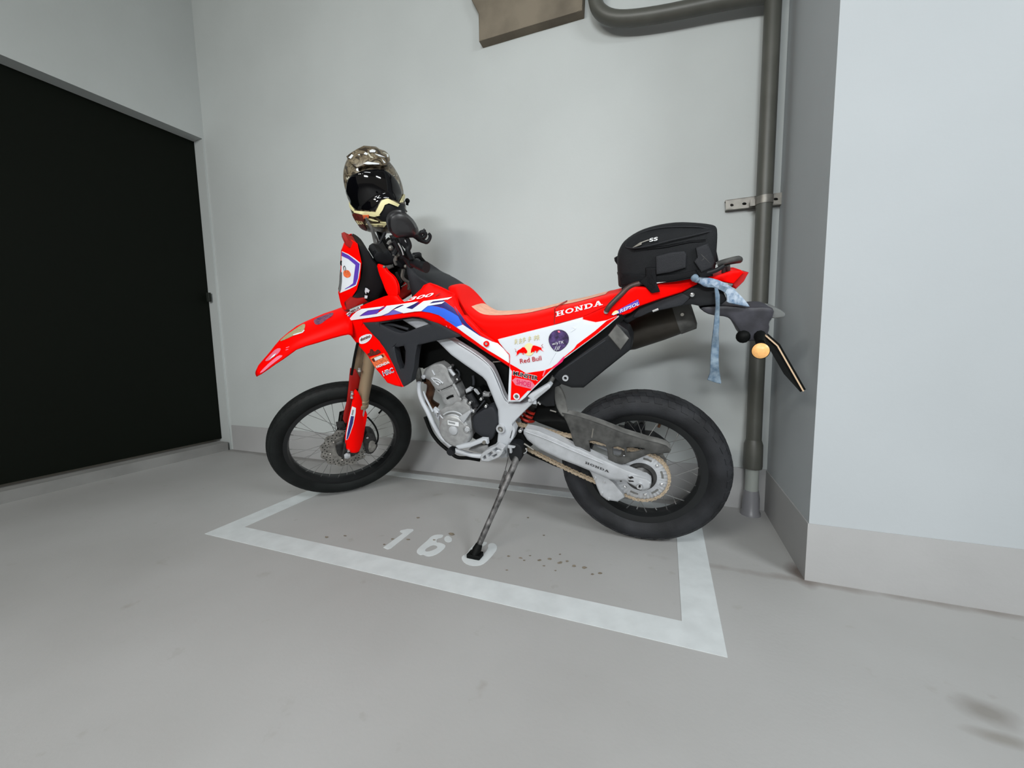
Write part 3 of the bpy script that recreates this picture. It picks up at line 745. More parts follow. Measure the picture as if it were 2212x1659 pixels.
mb.build('cowl_white_bits', 'whited', MC, label='small white pieces behind the cowl')  # two small white plates behind the cowl

# ---- red radiator wing rising behind the fork
rwf = lambda px, py: .12+.02*((py-569)/80)
mb = MB(); mb.panel(smooth_poly(z('N', '628,385 680,400 725,425 760,480 820,525 860,580 885,650 890,740 870,790 900,860 845,860 790,800 740,720 700,610 655,500')), BP(0, rwf), .010, rnd=3, drop=.007, step=5)
mb.build('side_fin', 'red', MC)

# ---- helpers for the body
def lerpk(x, ks):
    if x <= ks[0][0]: return ks[0][1]
    for (a, b), (c, d) in zip(ks, ks[1:]):
        if x <= c: return b+(d-b)*(x-a)/(c-a)
    return ks[-1][1]
def P1(name, poly, off, th, m, parent, rnd=2.5, drop=None, step=6, holes=(), fn=None, label=None, both=False, frame='B', sm=False):
    mb = MB(); S_ = (BP if frame == 'B' else SP)(off, fn)
    mb.panel(smooth_poly(poly) if sm else poly, S_, th, rnd=rnd, drop=drop, step=step, holes=holes)
    ob = mb.build(name, m, parent, label=label)
    if both: (far if frame == 'B' else fars)(mb).build(name, m, parent)
    return ob
def cyl(name, pt, off, rpx, prof, m, parent, frame='B', n=28, axis=None):
    """round part standing out sideways; prof (height m, radius fraction)"""
    S_ = (BP if frame == 'B' else SP)(off); c = S_.at(*pt); r = (S_.at(pt[0]+rpx, pt[1])-c).length
    mb = MB(); mb.lathe(c, axis or (Lv if frame == 'B' else Sy), [(h, r*f) for h, f in prof], n); return mb.build(name, m, parent)
def tubeb(name, pts, offs, r, m, parent, frame='B', n=10, smooth=True, label=None, both=False):
    if not isinstance(offs, (list, tuple)): offs = [offs]*len(pts)
    q = [(Q if frame == 'B' else QS)(p, o) for p, o in zip(pts, offs)]
    mb = MB(); mb.tube(q, r, n, smooth=smooth); ob = mb.build(name, m, parent, label=label)
    if both: (far if frame == 'B' else fars)(mb).build(name, m, parent)
    return ob

# ---- shroud
RID = [(735, 690), (850, 668), (950, 662), (1020, 716), (1100, 790)]
def shf(px, py):
    b = lerpk(px, [(733, .105), (780, .150), (850, .176), (920, .172), (1000, .152), (1100, .150)])
    dy = py-lerpk(px, RID)
    return b-min(.02, 9e-6*dy*dy)+(.012*min(1, max(0, dy-30)/60) if px < 900 else 0)
SH = BP(0, shf)
shroud_poly = z('R', '95,610 150,520 240,440 340,385 440,340 560,285 700,225 870,160 960,135 1085,150 1120,200 1180,258 1260,240 1330,190 1500,30', 'N', '1190,640 1250,615 1330,642 1450,698 1560,752 1575,800 1600,890 1659,1000',
                'E', '240,620 400,790 520,862 580,905 640,965 700,1035 706,1170 600,1100 500,1040 400,975 300,905 150,810 0,735', 'B', '2090,550 1980,495 1880,440 1760,392 1700,378 1640,375 1500,395 1300,425 1172,435 1220,490 1270,540 1330,600 1365,650 1400,720 1470,890 1545,1045 1480,1032 1400,1003 1370,962 1290,868 1210,740 1160,685 1110,630 1045,545 970,480')
mb = MB(); mb.panel(shroud_poly, SH, .012, rnd=3, drop=.009, step=7)
shr = mb.build('radiator_shroud', 'red', MC)
mb = MB(); mb.panel(z('R', '150,620 300,520 500,440 700,400 960,370 1300,360 1600,380') + z('E', '0,560 200,680 400,830 520,880 700,1035 706,1170 500,1040 300,905 0,735') + shroud_poly[42:], SH, .012, rnd=3, drop=.009, step=9); far(mb).build('radiator_shroud', 'red', MC)
D_ = lambda s, m, lift=.0022, name='graphic', sf=SH, par=None, **k: dec(s, sf, m, par or shr, name, lift=lift, **k)
# blue band, then white lettering
D_(z('R', '440,498 480,465 560,410 640,385 800,370 860,345 905,330 880,350 780,400 760,440 700,462 600,480'), 'purple')
D_(z('R', '830,488 950,430 1010,385 1100,410 1180,445 1000,475 900,485'), 'lilac')
D_(z('R', '1010,380 1100,310 1210,310 1150,345 1060,370'), 'navy'); D_(z('R', '1225,362 1300,320 1420,270 1480,255 1420,320 1345,378'), 'navy')
D_(z('R', '1645,280 1700,240 1875,228 1900,242 2060,360 2110,440 2212,600 2212,540 2130,470 2060,455 1960,400 1860,350 1750,322 1690,315'), 'navy')
D_(z('N', '1380,848 1420,840 1500,880 1580,960 1640,1060') + z('E', '110,510 170,590 240,690 320,770 400,835 480,870 530,900 440,865 350,830 260,760 180,680 120,610 40,560 0,545 0,470'), 'navy', lift=.0022)
D_(z('R', '1505,415 1560,360 1600,320 1690,318 1780,335 1900,370 2000,420 2070,460 2130,500', 'E', '150,620 200,720 260,770 200,790 130,740 60,690 0,655', 'R', '2100,620 1960,580 1800,480 1650,435'), 'blue', lift=.003)
D_(z('E', '130,735 200,710 290,770 380,830 450,862 520,895 578,912 640,968 698,1038 703,1128 600,1062 470,985 380,920 300,862 220,805'), 'whited', lift=.0036)
D_(z('R', '98,605 150,560 240,500 300,470 240,575 180,592'), 'purple', lift=.002)
CR = []
CR.append('245,577 340,470 400,415 480,375 870,325 790,372 590,400 520,440 440,500 600,480 740,458 860,375 910,320 1140,292 1205,290 1090,335 1010,385 940,442 820,490 700,510 500,540')
CR.append('1030,388 1210,308 1150,290 1450,245 1380,290 1240,355 1345,378 1540,240 1930,185 2030,168 1960,210 1700,245 1640,282 1905,245 1850,285 1610,322 1500,412 1380,420 1200,448')
for k, cgl in enumerate(CR): D_(z('R', cgl), 'whited', lift=.0048, name='lettering')
mb = MB(); text(mb, '300', z1('R', '1265,240'), z1('R', '1700,150'), (2.2, -6.8), SH, lift=.004, bold=.02, shear=.25); mb.build('lettering', 'whited', shr)
mb = MB(); text(mb, 'L', z1('R', '1725,160'), z1('R', '1870,138'), (3, -6.0), SH, lift=.004, bold=.0, shear=.25); mb.build('lettering', 'darkred', shr)
D_(z('R', '170,520 240,440 340,385 455,330 465,365 330,440 240,505 180,540'), 'whited', lift=.004, name='sticker')
mb = MB(); text(mb, 'SHOWA', z1('R', '195,520'), z1('R', '452,362'), (-1.0, -4.2), SH, lift=.006, bold=.02); mb.build('lettering', 'brown_st', shr)
D_(z('R', '1920,660 1930,655 1945,680 1930,682'), 'pink', lift=.004); D_(z('R', '1985,680 2000,685 1998,698 1985,692'), 'pink', lift=.004)
# wing stickers
D_(smooth_poly(z('T', '180,430 195,340 330,270 480,250 520,285 500,350 430,440 330,500 200,510')), 'whited', name='sticker')
D_(smooth_poly(z('T', '212,430 225,370 400,300 480,300 470,350 400,420 300,470 230,470')), 'label', lift=.0032, name='sticker')
mb = MB(); text(mb, 'domino', z1('T', '225,440'), z1('T', '478,335'), (-1.2, -6.4), SH, lift=.0045, bold=.03); mb.build('lettering', 'brown_st', shr)
D_(z('T', '390,760 450,740 470,640 520,640 560,690 600,700 650,650 700,660 745,725 640,780 440,835'), 'brown_st', name='sticker')
D_(z('T', '470,870 820,745 990,1000 960,1010 640,1130 590,1110'), 'orange_st', name='sticker')
D_(z('T', '500,905 580,860 600,850 780,775 830,830 560,975'), 'brown_st', lift=.003, name='sticker'); D_(z('T', '565,870 750,800 790,860 600,945'), 'label', lift=.004, name='sticker')
mb = MB(); text(mb, 'HONDA', z1('T', '640,1130'), z1('T', '965,1000'), (-1.5, -5), SH, lift=.005, bold=.03); mb.build('lettering', 'whited', shr)
mb = MB(); text(mb, 'HRC', z1('T', '812,1330'), z1('T', '1085,1225'), (-3.5, -9.5), SH, lift=.004, bold=.045); mb.build('lettering', 'whited', shr)
mb = MB(); text(mb, 'HRC', z1('T', '822,1318'), z1('T', '1075,1222'), (-3.2, -8.0), SH, lift=.006, bold=-.012); mb.build('lettering', 'navy', shr)
cyl('shroud_bolt', z1('E', '456,918'), .158, 5.6, [(-.005, 1), (.004, 1), (.005, .6), (.003, .55)], 'red', shr)
cyl('bolt_head', z1('E', '456,916'), .162, 2.6, [(-.005, 1), (.003, 1)], 'chrome', shr)

# ---- black radiator cover under the shroud
rcv = P1('radiator_cover', z('B', '1165,430 1300,420 1640,372 1760,385 1890,435 2095,548 2100,562 1990,580 1880,600 1690,645 1672,750 1660,870 1640,940 1632,990 1600,1015 1560,1042 1535,1035 1465,890 1395,720 1325,605 1265,545'), .158, .03, 'greybk', MC, rnd=3, drop=.012,
   holes=[z('B', '1330,440 1450,418 1640,388 1730,400 1800,440 1690,478 1610,510 1540,528 1470,510 1410,480'), z('B', '1470,655 1500,665 1560,650 1575,700 1572,800 1560,865 1530,870 1500,800')], both=True)
P1('radiator', z('B', '1300,420 1640,380 1700,420 1690,640 1660,860 1580,960 1500,860 1440,660 1300,480'), .10, .06, 'blackd', MC, both=True)
tubeb('hose', z('N', '720,1110 790,1110 880,1130 1010,1170'), .135, .006, 'greybk', MC)

# ---- side panel
spf = lambda px, py: lerpk(px, [(1070, .150), (1150, .160), (1240, .158), (1340, .128)])-7e-7*(py-750)**2
SPn = BP(0, spf)
spp = z('E', '580,872 700,842 900,790 1110,738 1240,705 1300,688 1498,633 1500,658 1560,672 1640,688 1762,664 1893,610 1898,620 1780,722 1640,832 1300,1082 1160,1215 940,1432 880,1500 820,1547 690,1547 697,1350 706,1172 702,1040 660,985 600,910')
mb = MB(); mb.panel(spp, SPn, .012, rnd=1.5, drop=.0015, step=7); sdp = mb.build('side_panel', 'white', MC); far(mb).build('side_panel', 'white', MC)
P1('inner_panel', z('E', '1000,900 1500,800 1893,560 1960,640 1800,800 1330,1170 1180,1300 940,1480 840,1500 800,1300'), .125, .02, 'blackd', MC, rnd=0)
DS = lambda s, m, lift=.0016, name='graphic', **k: dec(s, SPn, m, sdp, name, lift=lift, **k)
DS(z('U', '105,790 230,860 330,920 430,980 600,950 780,925 850,900 930,870 1040,790 1180,655 1382,490', 'E', '1440,925 1640,775 1762,668 1893,612 1640,822 1300,1070 1150,1205 935,1420', 'U', '560,1315 460,1330 290,1505 120,1512 140,1030 150,940 110,890'), 'red', holes=[z('U', '180,1420 200,1380 260,1380 300,1430 300,1490 240,1500 190,1480')])
DS(z('U', '90,790 100,700 92,610 5,525 0,520 3,512 100,600 107,650 103,790 100,870 92,870'), 'red', lift=.002)
cyl('panel_bolt', z1('U', '240,1438'), .152, 6.5, [(-.004, 1), (.003, 1.05), (.003, .7), (.001, .6)], 'white', sdp)
cyl('bolt_head', z1('U', '240,1438'), .153, 3.6, [(-.004, 1), (.003, 1), (.003, .5)], 'galv', sdp)
DS(smooth_poly(circ(*z1('U', '485,505'), 106/9.213, 128/9.213, 20), 1), 'cream', lift=.0022, name='sticker')
BULL = '240,560 262,525 310,500 360,458 400,465 440,520 452,540 445,575 400,590 390,565 370,575 385,600 350,605 365,580 330,572 295,570 270,600 225,640 245,600'
def mirx(s, cx, dx, dy): return ' '.join('%g,%g' % (2*cx-float(a.split(',')[0])+dx, float(a.split(',')[1])+dy) for a in s.split())
DS(z('U', BULL), 'magenta' if 0 else 'red', lift=.0034, name='sticker')
DS(z('U', '520,575 530,500 560,430 590,425 650,440 700,460 730,470 740,515 790,550 740,530 715,515 690,510 660,540 640,570 620,565 640,540 600,530 590,560 560,550 545,565'), 'red', lift=.0034, name='sticker')
for pts in ('240,545 215,545 225,515 200,490', '735,470 765,460 735,430 760,400'):
    mb = MB(); mb.tube([SPn.at(*q, .003) for q in z('U', pts)], .0006, 5); mb.build('sticker', 'darkred', sdp)
M['crimson'] = mat('crimson_lettering', (.50, .004, .012), .4)
mb = MB(); text(mb, 'Red Bull', z1('U', '310,785'), z1('U', '735,718'), (-1.3, -9.6), SPn, lift=.0028, bold=.008); mb.build('lettering', 'crimson', sdp)
# pale gold brush-style characters above the bulls
gl = MB()
for (ox, oy) in ((225, 350), (315, 340), (390, 320), (500, 300), (610, 280), (665, 270)):
    for st in (((-28, -30), (25, -40)), ((0, -60), (-5, 20)), ((-30, 5), (30, -5)), ((-25, 50), (-5, 15)), ((5, 15), (28, 45)))[:(5 if ox % 2 else 4)]:
        a = z1('U', '%g,%g' % (ox+st[0][0], oy+st[0][1])); b = z1('U', '%g,%g' % (ox+st[1][0], oy+st[1][1]))
        L_ = math.hypot(b[0]-a[0], b[1]-a[1]); nx, ny = -(b[1]-a[1])/L_*.75, (b[0]-a[0])/L_*.75
        gl.panel([(a[0]+nx, a[1]+ny), (b[0]+nx, b[1]+ny), (b[0]-nx, b[1]-ny), (a[0]-nx, a[1]-ny)], SPn, 0, lift=.0026, step=4)
gl.build('lettering', 'gold_st', sdp, label='pale gold brush-style characters')
DS(smooth_poly(z('V', '235,845 320,855 400,900 450,990 450,1080 410,1160 330,1240 240,1285 160,1270 80,1180 40,1060 60,960 130,875')), 'black_st', lift=.002, name='sticker')
DS(smooth_poly(z('V', '235,853 318,862 394,906 442,992 442,1080 403,1156 325,1233 240,1276 165,1262 88,1176 48,1060 67,964 135,883')), 'purpled', lift=.003, name='sticker', label='round dark purple sticker')
DS(z('V', '225,870 265,870 280,910 235,905'), 'pink', lift=.004, name='sticker')
mb = MB(); text(mb, 'w/yTK', z1('V', '115,1160'), z1('V', '350,1120'), (0, -6), SPn, lift=.0045); mb.build('lettering', 'label', sdp)
for a_, b_ in (('200,1180', '170,1255'), ('240,1180', '205,1265'), ('275,1170', '240,1250')):
    p_, q_ = z1('V', a_), z1('V', b_); DS([(p_[0]-.6, p_[1]), (p_[0]+.6, p_[1]), (q_[0]+.6, q_[1]), (q_[0]-.6, q_[1])], 'label', lift=.0045, name='sticker')
mb = MB(); text(mb, 'MUNSTER', z1('U', '160,1010'), z1('U', '665,1125'), (1.2, -8.6), SPn, lift=.0028, bold=.07); mb.build('lettering', 'label', sdp)
mb = MB(); text(mb, 'MUNSTER', z1('U', '168,1008'), z1('U', '660,1118'), (1.1, -7.6), SPn, lift=.0044, bold=.028); mb.build('lettering', 'black_st', sdp)
DS(z('U', '150,1120 215,1065 530,1125 605,1225 540,1295 215,1215'), 'pink', lift=.0026, name='sticker')
DS(z('U', '165,1122 220,1078 522,1136 588,1225 535,1282 222,1203'), 'orange_st' if 0 else 'pink', lift=.003, name='sticker')
mb = MB(); text(mb, 'SHOEI', z1('U', '232,1190'), z1('U', '515,1255'), (.8, -9.8), SPn, lift=.0046, bold=.01); mb.build('lettering', 'magenta', sdp)
DS(z('U', '900,945 1175,645 1195,670 1150,750 930,920'), 'magenta', lift=.0028)
DS(z('U', '1010,560 1025,560 900,775 880,790', ), 'whited', lift=.0024)
DS(z('U', '790,920 822,915 770,1040 750,1035'), 'pink', lift=.003)
DS(z('V', '520,790 585,800 590,825 495,890 490,880 570,822 525,800'), 'whited', lift=.003)

# ---- seat
sT = z('E', '108,345 160,268 230,266 290,316 360,418 450,498 560,550 750,552 1000,528 1190,488 1330,450 1500,418 1700,368 1960,302')
sB = z('E', '112,390 180,540 250,640 330,722 400,792 500,855 590,893 760,858 1000,790 1200,705 1480,628 1700,530 1850,460 1990,370')
sW = [.05, .078, .088, .096, .104, .112, .122, .134, .142, .142, .142, .138, .128, .105]
def loft(T_, B_, W_, nexp=4, tk=-.6, n=9, frame='B'):
    L_ = _b if frame == 'B' else _s; Mx = BM if frame == 'B' else SM; rows = []
    for a, b, w_ in zip(T_, B_, W_):
        t = L_.loc(a[0], a[1], tk*w_); c = L_.loc(b[0], b[1], w_*.98); r = []
        for k in range(n+1):
            u = k/n; ang = u*math.pi/2
            cy, cs = math.sin(ang)**(2/nexp), 1-math.cos(ang)**(2/nexp)
            r.append(Vector((t.x+(c.x-t.x)*cs, w_*cy, t.z+(c.z-t.z)*cs)))
        rows.append([Mx @ Vector((p.x, -p.y, p.z)) for p in r[::-1]]+[Mx @ p for p in r[1:]])
    return rows
def dens(L_, k=3):
    v = catmull([Vector((*p, 0)) for p in L_], k); return [(p.x, p.y) for p in v]
def densw(L_, k=3):
    v = catmull([Vector((p, 0, 0)) for p in L_], k); return [p.x for p in v]
mb = MB(); mb.grid(loft(dens(sT), dens(sB), densw(sW)), closed_u=True, cap=True); seat = mb.build('seat', 'redseat', MC, angle=50)
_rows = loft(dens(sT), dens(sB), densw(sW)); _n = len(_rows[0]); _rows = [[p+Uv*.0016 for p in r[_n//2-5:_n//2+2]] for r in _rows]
mb = MB(); mb.grid(_rows[14:38]); mb.build('seat_top', 'seattop', seat, angle=50, label='paler salmon strip along the seat top')  # paler salmon strip laid just above the red seat surface
SE = BP(0, lambda px, py: lerpk(px, [(p[0], w_) for p, w_ in zip(sB, sW)])*.985)
# slab lettering on the seat
def slab(mb, word, p0, p1, ph, surf, lift, st=.17, sf=.12):
    n = len(word); wl = 1.0; tot = n*1.0+(n-1)*.10
    ux = ((p1[0]-p0[0])/tot, (p1[1]-p0[1])/tot)
    def R_(x0, y0, x1, y1, x2, y2, x3, y3, o):
        pts = [(p0[0]+ux[0]*(o+x)-0+ph[0]*y, p0[1]+ux[1]*(o+x)+ph[1]*y) for x, y in ((x0, y0), (x1, y1), (x2, y2), (x3, y3))]
        mb.panel(pts, surf, 0, lift=lift, step=4)
    def rect(a, b, c, d, o): R_(a, b, c, b, c, d, a, d, o)
    def ringp(o, x0, x1, left_flat=False):
        cx, rx = (x0+x1)/2, (x1-x0)/2; N_ = 20
        def pt(a, fx, fy):
            x = cx+rx*fx*math.cos(a); y = .5+.5*fy*math.sin(a)
            return x, y
        for i in range(N_):
            a, b = 2*math.pi*i/N_, 2*math.pi*(i+1)/N_
            q = [pt(a, 1, 1), pt(b, 1, 1), pt(b, .58, .62), pt(a, .58, .62)]
            if left_flat and min(q[0][0], q[1][0]) < cx-.001: continue
            R_(*q[0], *q[1], *q[2], *q[3], o)
    for i, ch in enumerate(word):
        o = i*1.1
        if ch == 'H':
            for a in (.14, .66): rect(a, 0, a+st*1.2, 1, o); rect(a-.12, 0, a+st*1.2+.12, sf*1.3, o); rect(a-.12, 1-sf*1.3, a+st*1.2+.12, 1, o)
            rect(.3, .42, .7, .58, o)
        elif ch == 'O': ringp(o, .02, .98)
        elif ch == 'N':
            rect(.14, 0, .30, 1, o); rect(.72, 0, .88, 1, o); R_(.08, 1, .34, 1, .9, 0, .66, 0, o)
            rect(0, 0, .44, sf, o); rect(0, 1-sf, .3, 1, o); rect(.6, 1-sf, 1, 1, o)
        elif ch == 'D':
            rect(.10, 0, .34, 1, o); rect(0, 0, .5, sf*1.3, o); rect(0, 1-sf*1.3, .5, 1, o); ringp(o, .0, .98, True)
        elif ch == 'A':
            R_(.08, 0, .26, 0, .56, 1, .40, 1, o); R_(.66, 0, .92, 0, .62, 1, .40, 1, o); rect(.25, .28, .75, .42, o)
            rect(-.03, 0, .38, sf, o); rect(.56, 0, 1.04, sf, o)
mb = MB(); slab(mb, 'HONDA', z1('V', '190,592'), z1('V', '1120,355'), (-.9, -10.6), SE, .0035); mb.build('lettering', 'whited', seat)
mb = MB(); mb.tube([SE.at(*q, .001) for q in z('E', '1195,700 1196,640 1200,560 1215,520')]+[Q(q, -.02) for q in z('E', '1330,452')], .0025, 6); mb.build('seat_seam', 'darkred', seat)

# ---- tail
tlf = lambda px, py: lerpk(px, [(1250, .142), (1330, .128), (1420, .108), (1510, .088)])
tail = P1('tail_cowl', z('E', '1470,628 1700,515 1860,430 1960,340 2060,290 2212,300', 'F', '500,645 700,625 830,600 835,662 700,735 500,797 330,858 250,915 150,948', 'E', '1898,612 1762,668 1640,694 1500,664'), 0, .17, 'red', MC, fn=tlf, rnd=5, drop=.02)
TLs = BP(0, tlf)
P1('tail_end', z('F', '790,640 960,598 1060,568 1130,545 1215,538 1245,560 1150,660 1110,655 1040,640 900,650'), .075, .15, 'red', MC, rnd=4, drop=.02)
P1('tail_light', z('F', '1200,545 1285,560 1240,640 1172,705 1140,690 1150,640 1180,600'), .05, .10, 'lens_red', MC, rnd=2, drop=.01)
dec(z('V', '1290,560 1340,520 1430,460 1480,430 1740,290 1830,245 1860,345 1730,400 1560,480 1460,530'), TLs, 'purple', tail, lift=.002)
mb = MB(); text(mb, 'REPSOL', z1('V', '1470,515'), z1('V', '1850,355'), (-.3, -7.2), TLs, lift=.0045, bold=.012, shear=.1); mb.build('lettering', 'whited', tail)
dec(smooth_poly(z('V', '1300,545 1340,490 1400,460 1450,490 1440,515 1350,560')), TLs, 'cream', tail, lift=.0035)
dec(z('V', '1300,545 1340,530 1440,505 1450,515 1340,562'), TLs, 'whited', tail, lift=.0042)
cyl('tail_bolt', z1('V', '1193,487'), .14, 5, [(-.01, 1), (.004, 1), (.006, .7), (.003, .6)], 'alu', tail)
utl = P1('under_tail', z('F', '160,975 270,905 330,850 500,792 700,730 830,660 960,665 1060,720 1095,800 1050,835 860,855 790,840 700,850 560,880 420,905 300,960 220,1010'), .078, .156, 'black', MC, rnd=3, drop=.015)
P1('frame_plate', z('F', '260,960 330,860 480,800 700,735 780,780 700,850 560,880 430,905 330,950'), .082, .02, 'dusty' if 0 else 'greybk', MC)
mb = MB(); mb.tube([Q(q, .092) for q in z('F', '445,900 495,880')], .004, 8, smooth=False); mb.build('seat_lock', 'chrome', MC)
cyl('side_bolt', z1('F', '790,755'), .085, 5, [(-.01, 1), (.003, 1), (.005, .6)], 'chrome', MC)
# silencer on the far side
ma = [Q(q, -.15) for q in z('F', '60,1190 230,1092 500,998 780,902')]
mr = .070
mb = MB(); mb.tube([ma[0]-(ma[1]-ma[0])*.4, ma[0], ma[1], ma[2], ma[3]], [.02, .035, mr, mr, mr*.92], 24, smooth=False); mf = mb.build('silencer', 'muffler', MC, angle=60)
dv = (ma[3]-ma[2]).normalized(); mb = MB(); mb.lathe(ma[3]-dv*.055, dv, [(0, mr*.96), (.0, mr*.99), (.055, mr*.95), (.062, mr*.7), (.05, .02)], 24); mb.build('end_cap', 'dusty', mf)
mb = MB(); mb.lathe(ma[3]-dv*.03+(CAM-ma[3]).normalized()*mr*.96, (CAM-ma[3]).normalized(), [(-.003, .006), (.003, .006)], 10); mb.build('cap_rivet', 'chrome', mf)
# charcoal canister box on the near side
can = P1('side_box', z('E', '1180,1272 1235,1205 1300,1158 1500,1010 1775,815 1865,698 1900,698 1998,765 2037,860 2027,978 1970,1022 1740,1205 1512,1394 1380,1394 1260,1352 1220,1305'), .148, .09, 'black', MC, rnd=6, drop=.03)
P1('side_box_cap', z('E', '1778,825 1868,712 1905,745 2003,862 1912,985'), .154, .012, 'dusty', can, rnd=2, drop=.006)
tubeb('side_box_rib', z('E', '1280,1200 1500,1050 1750,880'), .146, .0035, 'greybk', can)
cyl('eyelet', z1('E', '1315,1290'), .15, 6.5, [(-.01, 1), (.004, 1), (.004, .55), (-.002, .5)], 'alu', can)
# rear fender, plate, lamp
rf = P1('rear_mudguard', smooth_poly(z('F', '840,862 1000,848 1240,852 1290,866 1440,858 1510,880 1490,960 1458,1000 1466,1050 1442,1115 1400,1142 1310,1165 1240,1152 1195,1060 1140,985 1090,945 990,938 910,918')), .065, .13, 'fender', MC, rnd=5, drop=.035)
P1('plate_lamp', smooth_poly(z('F', '1400,885 1490,858 1592,900 1608,935 1582,958 1480,962 1430,935')), .045, .09, 'lamp', MC, rnd=3, drop=.02)
mb = MB(); mb.ball(Q(z1('F', '1235,1120'), .06), .021, 14); mb.tube([Q(z1('F', '1235,1120'), .06), Q(z1('F', '1300,1110'), .02)], .012, 10, smooth=False); mb.build('indicator_mount', 'blackd', rf)
mb = MB(); mb.tube([Q(z1('F', '1380,1100'), .05), Q(z1('F', '1385,1180'), .13)], [.018, .012], 10, smooth=False); mb.build('indicator_mount', 'blackd', rf)
ic = Q(z1('F', '1388,1245'), .16); ia = ((CAM-ic).normalized()*.8+Lv*.2).normalized(); ir = (BP(.16).at(1300+1476/4.046, 750)-BP(.16).at(1300+1388/4.046, 750)).length*.93
mb = MB(); mb.lathe(ic-ia*.03, ia, [(-.02, ir*.5), (.0, ir*.95), (.028, ir*1.04), (.031, ir*1.02)], 28); ind = mb.build('indicator', 'blackd', MC)
mb = MB(); mb.lathe(ic-ia*.03, ia, [(.026, ir*.96), (.032, ir*.95), (.036, ir*.7), (.038, ir*.3)], 28); mb.build('indicator_lens', 'amber', ind, label='amber round lens')
a = _b.loc(*z1('F', '1430,1118'), .095); a2 = _b.loc(*z1('F', '1530,1205'), .1); b = _b.loc(*z1('F', '1757,1602'), .1)
pts = [a, a2, b]; nr = Vector((b.z-a2.z, 0, -(b.x-a2.x))).normalized()
mb = MB(); rws = []
for p in pts:
    rws.append([BM @ Vector((p.x+nr.x*k, y, p.z+nr.z*k)) for (y, k) in ((p.y, 0), (-.10, 0), (-.10, .004), (p.y, .004))])
mb.grid(rws, closed_u=True, cap=True); pl_ = mb.build('number_plate', 'plate', MC)
mb = MB(); rws = []
for p in pts[1:]:
    rws.append([BM @ Vector((p.x+nr.x*k, y, p.z+nr.z*k)) for (y, k) in ((p.y-.004, 0), (-.095, 0), (-.095, -.006), (p.y-.004, -.006))])
    rws[-1] = rws[-1]
for s_ in (1,):
    m3 = MB(); m3.grid(rws, closed_u=True, cap=True)
    c1 = sum(m3.v, Vector())/len(m3.v)
m3.build('plate_backing', 'blackd', pl_)
m4 = MB(); rws = []
for p in pts[1:]: rws.append([BM @ Vector((p.x+nr.x*k, y, p.z+nr.z*k)) for (y, k) in ((p.y-.006, .004), (-.095, .004), (-.095, .010), (p.y-.006, .010))])
m4.grid(rws, closed_u=True, cap=True); m4.build('plate_backing', 'blackd', pl_)

# ---- rack
rk_ = MB()
rk_.tube([Q(z1('E', '1757,565'), .142), Q(z1('E', '1800,500'), .142), Q(z1('E', '1900,400'), .130), Q(z1('E', '2010,300'), .115), Q(z1('E', '2120,262'), .11)], .0085, 10)
M['rackb'] = mat('dark_brown_black_steel', (.045, .022, .018), .5, noise=.3, nscale=30)
rack = rk_.build('luggage_rack', 'rackb', MC)
far(rk_).build('rack_brace', 'rackb', rack)
mb = MB(); mb.tube([Q(q, .11) for q in z('F', '280,670 420,640 700,600 960,555 1070,500')], .007, 10); far_ = far(mb); mb.add(far_.v, far_.f)
mb.build('rack_rail', 'black', rack)
mb = MB(); lp = [Q(z1('F', '1010,490'), .09), Q(z1('F', '1070,468'), .09), Q(z1('F', '1185,440'), .07), Q(z1('F', '1205,455'), .0), Q(z1('F', '1170,462'), -.07), Q(z1('F', '1060,480'), -.09)]
mb.tube(lp, .0085, 10); mb.tube([Q(z1('F', '1068,500'), .08), Q(z1('F', '1064,562'), .06)], .006, 8, smooth=False); mb.tube([Q(z1('F', '1102,495'), .08), Q(z1('F', '1106,570'), .05)], .006, 8, smooth=False)
mb.build('grab_loop', 'guard', rack)
rp = [_b.loc(*z1('F', '180,690'), .09), _b.loc(*z1('F', '960,572'), .09)]
mb = MB(); cc = BM @ Vector(((rp[0].x+rp[1].x)/2, 0, (rp[0].z+rp[1].z)/2)); dx = (BM.to_3x3() @ Vector((rp[1].x-rp[0].x, 0, rp[1].z-rp[0].z)))/2
mb.box(cc, dx, Lv*.09, dx.cross(Lv).normalized()*.004, .003); mb.build('rack_plate', 'black', rack)

# ---- frame, engine
spar = P1('frame_spar', z('B', '1500,372 1700,360 1900,490', 'D', '480,240 545,252 600,288 780,398 880,468 972,543 1012,620 1060,735 1100,835 1132,900 1172,933 1300,934 1380,908 1430,872 1452,905 1345,1008 1245,1108 1206,1158 1233,1208 1226,1290 1190,1345 1160,1375 1152,1500 1090,1512 1000,1405 1045,1340 1060,1200 1052,1000 1000,870 930,700 890,655 700,523 560,422 420,283', 'B', '1700,500'),
   .125, .035, 'silver', MC, rnd=4, drop=.016, step=6, both=True)
SPR = BP(.125)
mb = MB(); mb.tube([SPR.at(*q, -.002) for q in z('D', '640,300 790,395 900,475 985,560 1030,640 1075,745 1115,850 1165,925')], .0028, 8); mb.build('frame_weld_line', 'silver', spar)
cyl('pivot_bolt', z1('H', '665,560'), .128, 9.5, [(-.02, 1), (.006, 1), (.008, .92), (.008, .62), (.0, .6)], 'alu', spar); cyl('pivot_nut', z1('H', '665,560'), .122, 5, [(-.01, 1), (.010, 1), (.010, .55), (.004, .5)], 'galv', spar)
P1('frame_slot', z('H', '818,585 826,585 812,650 795,695 788,690 804,640'), .127, .003, 'blackd', spar, rnd=0)
P1('gusset', z('H', '840,500 865,570 860,620 835,700 800,755 780,755 800,690 820,620'), .135, .012, 'silver', spar, rnd=2)
